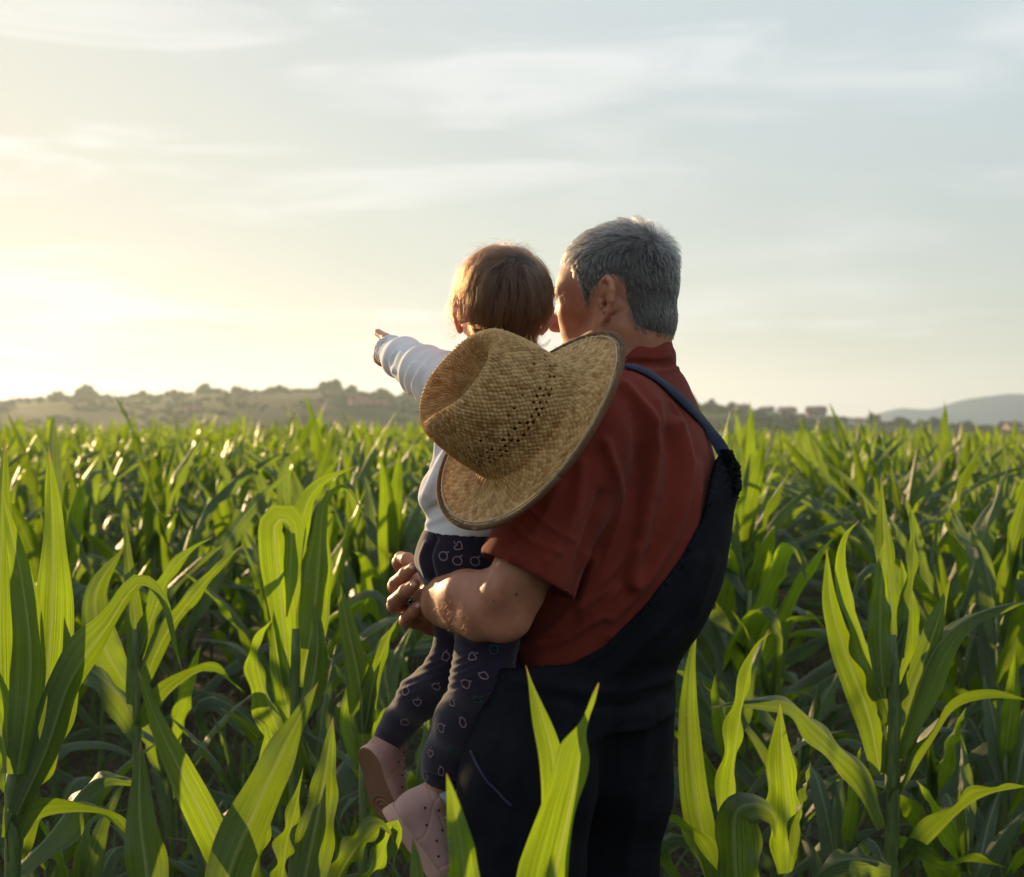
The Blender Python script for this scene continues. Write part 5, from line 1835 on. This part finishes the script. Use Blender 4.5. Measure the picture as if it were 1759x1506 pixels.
for h_, n_, sh, c in pl:
    n_ = unit(n_); e1 = unit(np.cross([0, 0, 1.0], n_) + 1e-6); e2 = np.cross(n_, e1)
    a = rq.uniform(-1.0, 1.0); r = 7.8 * SK
    ca, sa = math.cos(a), math.sin(a)
    loops = [SHP[sh], np.array([[0, .9], [.15, 1.35], [.45, 1.5]]) if sh != 'oval' else np.array([[-.35, 1.5], [0, 1.1], [.35, 1.5]])]
    for L_ in loops:
        L_ = L_ @ np.array([[ca, sa], [-sa, ca]]) * r
        pt, nv = [], []
        for x, y in L_:
            w = h_ + e1 * x + e2 * y
            q = leg_bvh.find_nearest(Vector(w + n_ * .004))
            m_ = np.array(q[1]); m_ = m_ if m_ @ n_ > 0 else -m_
            pt.append(np.array(q[0]) + m_ * .0006); nv.append(m_)
        prt[c].append(ribbon(np.array(pt), np.array(nv), 2.1 * SK, .0003))
for c, mn in ((0, 'print_pink'), (1, 'print_teal')):
    v, q, _ = joinm(prt[c])
    link('print', mesh('print', v, q, smooth=False), M[mn], leg, 'stuff')

# --- shoes: each an upper with rubber sole, stitched lines and eyelets


def shoe(o3, l, n_, L, name_label, lacing, sock, leather):
    """o3: heel bottom; l: heel-to-toe; n_: sole-to-top; L: length in m."""
    l = unit(l); n_ = unit(n_ - l * (n_ @ l)); w = np.cross(l, n_)
    R = np.stack([l, w, n_])

    def g(a, b, c):
        return o3 + L * (a * l + b * w + c * n_)
    root = empty('shoe', o3, None); root.parent = child
    root.location = Vector(o3) - child.location
    lo, hi = bounds([g(a, b, c) for a in (-.1, 1.1) for b in (-.3, .3) for c in (-.05, .75)], .01)
    up = Field(lo, hi, .0022)
    up.ell(g(.17, 0, .22), np.array([.165, .185, .22]) * L, R, 0)
    up.ell(g(.42, 0, .20), np.array([.28, .20, .20]) * L, R, .02)
    up.ell(g(.74, .0, .165), np.array([.26, .215, .15]) * L, R, .02)
    up.rc(g(.17, 0, .30), g(.20, 0, .50), .155 * L, .16 * L, .012)
    up.rc(g(.36, 0, .36), g(.62, 0, .26), .11 * L, .10 * L, .02)
    up.cut(lambda X, Y, Z: -((X - o3[0]) * n_[0] + (Y - o3[1]) * n_[1] + (Z - o3[2]) * n_[2]) + .07 * L)
    ci_ = Field(lo, hi, .0022)
    ci_.rc(g(.20, 0, .36), g(.22, 0, .75), .115 * L, .15 * L)
    up.d = np.maximum(up.d, -ci_.d)
    top = g(.2, 0, .53)
    tn = unit(n_ + l * .12)
    up.cut(lambda X, Y, Z: (X - top[0]) * tn[0] + (Y - top[1]) * tn[1] + (Z - top[2]) * tn[2])
    uV, uQ = up.surface(2)
    # stitched panel lines pressed into the leather
    loc = (uV - o3) @ R.T / L
    nn_ = normals(uV, uQ)
    def grv(f, wd=.009, amp=.0016):
        return np.exp(-(f / wd) ** 2) * amp
    heelp = loc[:, 0] - (.30 + .10 * np.sin(loc[:, 2] * 9))
    toe = loc[:, 0] - (.70 + .5 * loc[:, 2] ** 2)
    uV = uV - nn_ * (grv(heelp) + grv(toe) + grv(loc[:, 2] - .50 + .25 * loc[:, 0], .008) * (loc[:, 0] < .5))[:, None]
    uV = uV + nn_ * (.0009 * sines(uV, 90, 71))[:, None]
    link('upper', mesh('upper', uV, uQ), M[leather], root)
    so = Field(lo, hi, .0022)
    for c in (.045,):
        p0 = [(.16, 0, .17), (.42, 0.012, .165), (.62, 0, .19), (.80, 0, .195)]
        def fn(X, Y, Z):
            x, y, z = X - o3[0], Y - o3[1], Z - o3[2]
            a = (x * l[0] + y * l[1] + z * l[2]) / L; b_ = (x * w[0] + y * w[1] + z * w[2]) / L; cc = (x * n_[0] + y * n_[1] + z * n_[2]) / L
            hw = np.interp(a, [0, .17, .42, .75, 1.0], [.17, .185, .185, .225, .19]).astype(np.float32)
            d2 = np.maximum(np.abs(b_) - hw * np.sqrt(np.clip(1 - (np.clip(np.abs(a - .5) - .30, 0, 1) / .205) ** 2, 0, 1)), np.abs(a - .5) - .5)
            return np.maximum(d2, np.abs(cc - .065) - .065) * L - .0
        so.put(fn, lo, hi)
    sV, sQ = so.surface(3)
    sl = (sV - o3) @ R.T / L
    bot = np.clip((.03 - sl[:, 2]) / .03, 0, 1)
    rr = np.hypot(sl[:, 0] - .80, sl[:, 1])
    sV = sV + n_ * (bot * .0012 * np.sin(rr * 110) * (rr < .17))[:, None] - (normals(sV, sQ) * grv(sl[:, 2] - .105, .008, .0012)[:, None])
    sme = mesh('sole', sV, sQ); sme.materials.append(M['sole']); sme.materials.append(M['outsole'])
    fz = sl[:, 2][sQ].mean(1) < .012
    sme.polygons.foreach_set('material_index', fz.astype(np.int32))
    so_ = link('sole', sme, None, root)
    V0, F0 = ico()
    ub = bvh_of(uV, uQ)
    for a, c in ((.20, .36), (.33, .28), (.50, .27), (.30, .44), (.62, .20), (.78, .20), (.46, .36)):
        for sgn in (1, -1):
            q = ub.ray_cast(Vector(g(a, sgn * .5, c)), Vector(-w * sgn))
            if q[0] is None:
                continue
            link('eyelet', mesh('eyelet', np.array(q[0]) + V0 * .0021, F0), M['dot'], root)
    for k_ in range(4):
        a = .40 + k_ * .075
        pts = []
        for b in np.linspace(-.10, .10, 9):
            q = ub.ray_cast(Vector(g(a, b, .8)), Vector(-n_))
            if q[0] is not None:
                pts.append(np.array(q[0]) + n_ * .001)
        if len(pts) > 4:
            v, f = tube(np.array(pts), .0022, 7)
            link('lace', mesh('lace', v, f), M['shoe'], root)
    if sock:
        v, f = tube([g(.20, 0, .30), g(.205, 0, .50), g(.215, .0, .62), g(.22, 0, .70)], [.125 * L, .135 * L, .15 * L, .15 * L], 20)
        link('sock', mesh('sock', v, f), M['sock'], child)


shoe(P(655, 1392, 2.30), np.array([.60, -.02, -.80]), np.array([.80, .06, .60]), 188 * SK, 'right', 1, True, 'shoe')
shoe(P(625, 1284, 2.37), np.array([.26, .22, -.93]), np.array([.62, .76, .34]), 152 * SK, 'left', 1, False, 'shoe_shaded')

# --- her hair
kloc = (kV - KC) @ KR.T / SK
okh = ~((kloc[:, 0] > 40 + .55 * (kloc[:, 2])) & (kloc[:, 2] < 60)) & (kloc[:, 2] > -92) & ~((np.abs(kloc[:, 1]) > 62) & (kloc[:, 2] < -4) & (kloc[:, 0] > -34)) & (kloc[:, 0] < 66)
v, q = scalp_cap(kV, kQ, okh, .0025)
kr = link('hair', mesh('hair_roots', v, q), M['scalp_brown'], child)
p, nr = sample(kV, kQ, okh, 15000, rg)
l = (p - KC) @ KR.T / SK
hb = bvh_of(kV, kQ)
wh = np.array([-62, -12, 42.0])
k = 10
pts = np.zeros((len(p), k, 3)); pts[:, 0] = p
Lh = (.042 + .012 * rg.random(len(p))) * rg.uniform(.65, 1.15, len(p))
hh_ = np.minimum(.0026 + .0044 * (sines(l, .16, 84) + sines(l, .3, 85) + .8).clip(0, 2) + .003 * rg.random(len(p)) ** 2, .011)
hh_ = np.where(rg.random(len(p)) < .10, hh_ + .012 * rg.random(len(p)), hh_)
cl_ = np.stack([sines(l, .12, 81), sines(l, .12, 82), sines(l, .12, 83)], 1)
fl_ = rg.normal(size=p.shape)
cur = p.copy(); curn = nr.copy()
for q in range(1, k):
    ll_ = (cur - KC) @ KR.T / SK
    radl = unit(ll_ - wh)
    far = np.clip(np.linalg.norm(ll_ - wh, axis=1) / 70, 0, 1)[:, None]
    sw = np.cross(unit(ll_), radl)
    d = radl * (1 - .55 * far) + sw * .5 * (1 - far) + np.array([0, 0, -1.0]) * far * .95 + cl_ * .45 + fl_ * .08
    # hair over the ears kicks outward
    out = np.clip((np.abs(ll_[:, 1]) - 62) / 14, 0, 1) * np.clip((-ll_[:, 2] - 5) / 30, 0, 1)
    d = d @ KR
    d = unit(d - curn * (d * curn).sum(1, keepdims=True) * .9)
    nxt = cur + d * (Lh / (k - 1))[:, None]
    for i_ in range(len(nxt)):
        r_ = hb.find_nearest(Vector(nxt[i_]))
        n2 = np.array(r_[1]); off = nxt[i_] - np.array(r_[0]); hgt = off @ n2
        want = hh_[i_] * min(1, q / 3) * (1 + .9 * out[i_] * q / k)
        if hgt < want or (hgt > want * 1.4 and ll_[i_, 2] > -35):
            nxt[i_] = np.array(r_[0]) + n2 * want
        curn[i_] = n2
    pts[:, q] = nxt; cur = nxt
gi = rg.choice(len(p), 300, replace=False)
kd = KDTree(len(gi))
for a, b in enumerate(gi):
    kd.insert(Vector(p[b]), a)
kd.balance()
near = np.array([gi[kd.find(Vector(q))[1]] for q in p])
tt = np.linspace(0, 1, k)[None, :, None]
pts = pts + (pts[near] - pts) * (tt ** 1.1 * .78) * (.55 + .45 * rg.random((len(p), 1, 1)))
hair_object('hair_strands', pts, .00010, .00003, M['brown_hair'], kr)
# loose wisps: by the left ear, on top and at the right of the nape
wsp = []
for q in range(80):
    a = rg.random()
    b0 = kl(5 + rg.normal() * 6, 74 + rg.normal() * 3, -14 - 10 * rg.random())
    e = rg.uniform(.5, 1.2)
    c = [b0, b0 + np.array([-.010 * e, -.004, .002 * e]), b0 + np.array([-.018 * e, -.006, -.010 * e]) + rg.normal(size=3) * .002, b0 + np.array([-.015 * e, -.006, -.026 * e]) + rg.normal(size=3) * .003, b0 + np.array([-.009 * e, -.006, -.038 * e]) + rg.normal(size=3) * .004]
    wsp.append(catmull(c, 12))
for q in range(30):
    b0 = kl(-30 + rg.normal() * 25, rg.normal() * 30, 68)
    r_ = hb.find_nearest(Vector(b0)); b0 = np.array(r_[0])
    d = np.array([rg.choice([-1, 1]) * .016, rg.normal() * .006, .006]) * rg.uniform(.6, 1.4)
    wsp.append(catmull([b0, b0 + [0, 0, .006] + d * .4, b0 + [0, 0, .007] + d, b0 + [0, 0, .001] + d * 1.7], 12))
for q in range(16):
    b0 = P(918 + rg.normal() * 3, 586 + rg.normal() * 3, 2.24)
    c = [b0, P(926, 592, 2.235) + rg.normal(size=3) * .002, P(936, 593 + rg.normal(), 2.235) + rg.normal(size=3) * .002, P(946, 584 + rg.normal() * 3, 2.235)]
    wsp.append(catmull(c, 12))
for q in range(20):
    b0 = kl(4, 72, -50 - 20 * rg.random())
    c = [b0, b0 + np.array([-.006, 0, -.008]), b0 + np.array([-.014, 0, -.012]) + rg.normal(size=3) * .004, b0 + np.array([-.020, 0, -.006]) + rg.normal(size=3) * .006]
    wsp.append(catmull(c, 12))
hair_object('hair_wisp', np.array(wsp), .00013, .00005, M['brown_hair'], kr)

# ------------------------------------------------------------------ the straw hat hanging on the child's back
HB = np.array([.0209, 2.05, 1.4221])
HM = np.array([[.326, .646, -.690], [-.799, -.203, -.567], [-.506, .736, .450]])
RA, RB = .152, .177


def rim_z(ph):
    return -.0099 + .0206 * np.cos(ph) - .0017 * np.cos(2 * ph) - .0178 * np.sin(ph) + .0101 * np.sin(2 * ph)


NU, NB, NS, NT = 560, 84, 104, 70
ph = np.linspace(0, 2 * math.pi, NU, endpoint=False)
rows = []
CA, CB, TA_, TB_, CHt = .082, .100, .060, .086, .146
for t in np.linspace(1, 0, NB, endpoint=False):                # rim -> crown base
    a = CA + (RA - CA) * t; b_ = CB + (RB - CB) * t
    z = rim_z(ph) * t ** 1.35 + .010 * math.exp(-(t / .13) ** 2) - .004 * math.sin(math.pi * t)
    rows.append(np.stack([a * np.cos(ph), b_ * np.sin(ph), z], 1))
for t in np.linspace(0, 1, NS, endpoint=False):                # crown side
    e = t ** 1.0
    bul = .006 * math.sin(math.pi * t) - .010 * max(0, t - .82) ** 2 / .0324
    a = CA + (TA_ - CA) * e + bul - .003 * math.exp(-(t / .08) ** 2) * 0; b_ = CB + (TB_ - CB) * e + bul
    rows.append(np.stack([a * np.cos(ph), b_ * np.sin(ph), .010 + (CHt - .010) * t + 0 * ph], 1))
for t in np.linspace(1, 0.015, NT):                            # top
    rr = t
    x, y = (TA_ - .010) * rr * np.cos(ph), (TB_ - .010) * rr * np.sin(ph)
    z = CHt + .004 * (1 - t ** 6)
    rows.append(np.stack([x, y, z + 0 * ph], 1))
H = np.array(rows)                                             # (nv, NU, 3)
x, y, z = H[..., 0], H[..., 1], H[..., 2]
# teardrop crease in the crown with pinched front
up_ = np.clip((z - .066) / .080, 0, 1) ** 1.6
dent = .058 * np.exp(-((x / .036) ** 2 + ((y + .006) / .060) ** 2) ** 1.6)
pin = np.exp(-((y + .072) / .03) ** 2)
H[..., 2] = z - dent * up_ + .010 * np.exp(-(((y + .06) / .04) ** 2)) * up_ * (1 - np.exp(-(x / .03) ** 2))
H[..., 0] = x * (1 - .26 * pin * up_)
# side of the crown slightly pushed in, hand-shaped unevenness
nvr = H.shape[0]
fl = H.reshape(-1, 3)
fl += .0025 * np.stack([sines(fl, 26, 91), sines(fl, 26, 92), sines(fl, 22, 93)], 1)
W_ = fl @ HM.T + HB
i = np.arange(nvr - 1)[:, None] * NU; j = np.arange(NU)[None]; kx = (j + 1) % NU
Q = np.stack([i + j, i + kx, i + NU + kx, i + NU + j], -1)
nn = normals(W_, Q.reshape(-1, 4))
# plaited straw: two families of flat strands going over and under each other
arc = np.concatenate([[0], np.cumsum(np.linalg.norm(np.diff(H, axis=0), axis=2).mean(1))])
uu = (ph / (2 * math.pi))[None] * 82
vv = (arc / .0051)[:, None]
iu, iv = uu + vv * .5, uu * 1.0 - vv * .5
iu2, iv2 = iu + .12 * np.sin(vv * 1.7), iv + .12 * np.sin(uu * 1.3)
fu, fv = iu2 % 1, iv2 % 1
par = (np.floor(iu2) + np.floor(iv2)) % 2
hgt = np.where(par == 0, np.sin(math.pi * fv) ** .6 * (.45 + .55 * np.sin(math.pi * fu)), np.sin(math.pi * fu) ** .6 * (.45 + .55 * np.sin(math.pi * fv)))
rnd = np.random.default_rng(8).random((200, 400))
jit = rnd[np.floor(iu2).astype(int) % 200, np.floor(iv2).astype(int) % 400]
W_ = W_ + nn * (((hgt - .5) * (.0022 + .0014 * jit) * np.where(np.arange(nvr) < NB, .6, 1.0)[:, None]).reshape(-1) + .0006 * sines(fl, 120, 94))[:, None]
# open-work ring on the crown: small gaps really left out
keep = np.ones(Q.shape[:2], bool)
tz = np.concatenate([np.full(NB, -1.0), np.linspace(0, 1, NS, endpoint=False), np.full(NT, 9.0)])
for q, zc in enumerate((.27, .335, .40)):
    m = np.abs(tz - zc) < .020
    off = (q % 2) * .5
    g_ = ((np.arange(NU) / NU * 56 + off) % 1)
    g2 = rnd[q, (np.arange(NU) / NU * 56 + off).astype(int)]
    keep[np.ix_(m[:-1], np.ones(NU, bool))] &= ~((g_ < .40) & (g2 > .25))[None]
for q, zc in enumerate((.55,)):
    m = np.abs(tz - zc) < .012
    g_ = ((np.arange(NU) / NU * 56) % 1); g2 = rnd[9, (np.arange(NU) / NU * 56).astype(int)]
    keep[np.ix_(m[:-1], np.ones(NU, bool))] &= ~((g_ < .3) & (g2 > .5))[None]
Qk = Q[keep]
hm_ = mesh('straw_hat', W_, Qk)
tn_ = hm_.attributes.new('tone', 'FLOAT', 'POINT')
tn_.data.foreach_set('value', (.55 * jit + .45 * np.clip(hgt, 0, 1)).astype(np.float32).ravel())  # random tone per straw; low spots darkened as painted shade
hat = link('straw_hat', hm_, M['straw'])
tag(hat, "worn woven straw hat with a dark bound brim hanging behind the child's back", 'straw hat')
sm_ = hat.modifiers.new('thickness', 'SOLIDIFY'); sm_.thickness = .0022; sm_.offset = -1
# unseen dark liner added inside the crown so its gaps read as shade
sb = []
for t in (.02, .2, .4, .6):
    a = CA + (TA_ - CA) * t - .006; b_ = CB + (TB_ - CB) * t - .006
    sb.append(np.stack([a * np.cos(ph[::8]), b_ * np.sin(ph[::8]), .010 + (CHt - .010) * t + 0 * ph[::8]], 1))
sb = np.array(sb); m_ = sb.shape[1]
i2 = np.arange(3)[:, None] * m_; j2 = np.arange(m_)[None]; k2 = (j2 + 1) % m_
q = np.stack([i2 + j2, i2 + k2, i2 + m_ + k2, i2 + m_ + j2], -1).reshape(-1, 4)
liner = link('dark_liner', mesh('dark_liner', sb.reshape(-1, 3) @ HM.T + HB, q), M['trim'], hat)
sm2 = liner.modifiers.new('thickness', 'SOLIDIFY'); sm2.thickness = .002
rim = np.stack([RA * 1.004 * np.cos(ph), RB * 1.004 * np.sin(ph), rim_z(ph)], 1)[::4]
rimw = rim @ HM.T + HB
rimw = np.vstack([rimw, rimw[:1]])
v, q = tube(rimw, .0040, 12)
link('brim_binding', mesh('brim_binding', v, q), M['trim'], hat)
pi_ = np.stack([(RA - .0075) * np.cos(ph), (RB - .0075) * np.sin(ph), rim_z(ph) * .93 + .0022], 1)[::4] @ HM.T + HB
v, q = tube(np.vstack([pi_, pi_[:1]]), .0011, 8)
link('brim_piping', mesh('brim_piping', v, q), M['piping'], hat)
# chin cord of the hat round the child's neck
cord = catmull([HB + HM @ np.array([.0, .085, .0]), P(880, 640, 2.16), P(905, 618, 2.20), P(912, 606, 2.27), P(880, 604, 2.33), P(830, 606, 2.30), P(822, 622, 2.20), HB + HM @ np.array([.0, -.08, 0])], 60)
v, q = tube(cord, .0016, 6)
link('chin_cord', mesh('chin_cord', v, q), M['trim'], hat)

# a few frayed straw ends
m, nt, b = mat('straw_end', (.62, .44, .2), .6, .2)
fq = rg.integers(0, len(fl), 260)
edge = np.concatenate([fq, rg.integers(0, NU * 6, 160)])
a0 = W_[edge]; tn = unit(rg.normal(size=a0.shape)); nn3 = nn[edge]
tn = unit(tn - nn3 * (tn * nn3).sum(1, keepdims=True))
tq = np.linspace(0, 1, 4)[None, :, None]
fs = a0[:, None] + (tn[:, None] * tq + nn3[:, None] * tq ** 2 * .6 + nn3[:, None] * .12) * rg.uniform(.004, .012, (len(edge), 1, 1))
hair_object('straw_end', fs, .00035, .00015, m, hat)
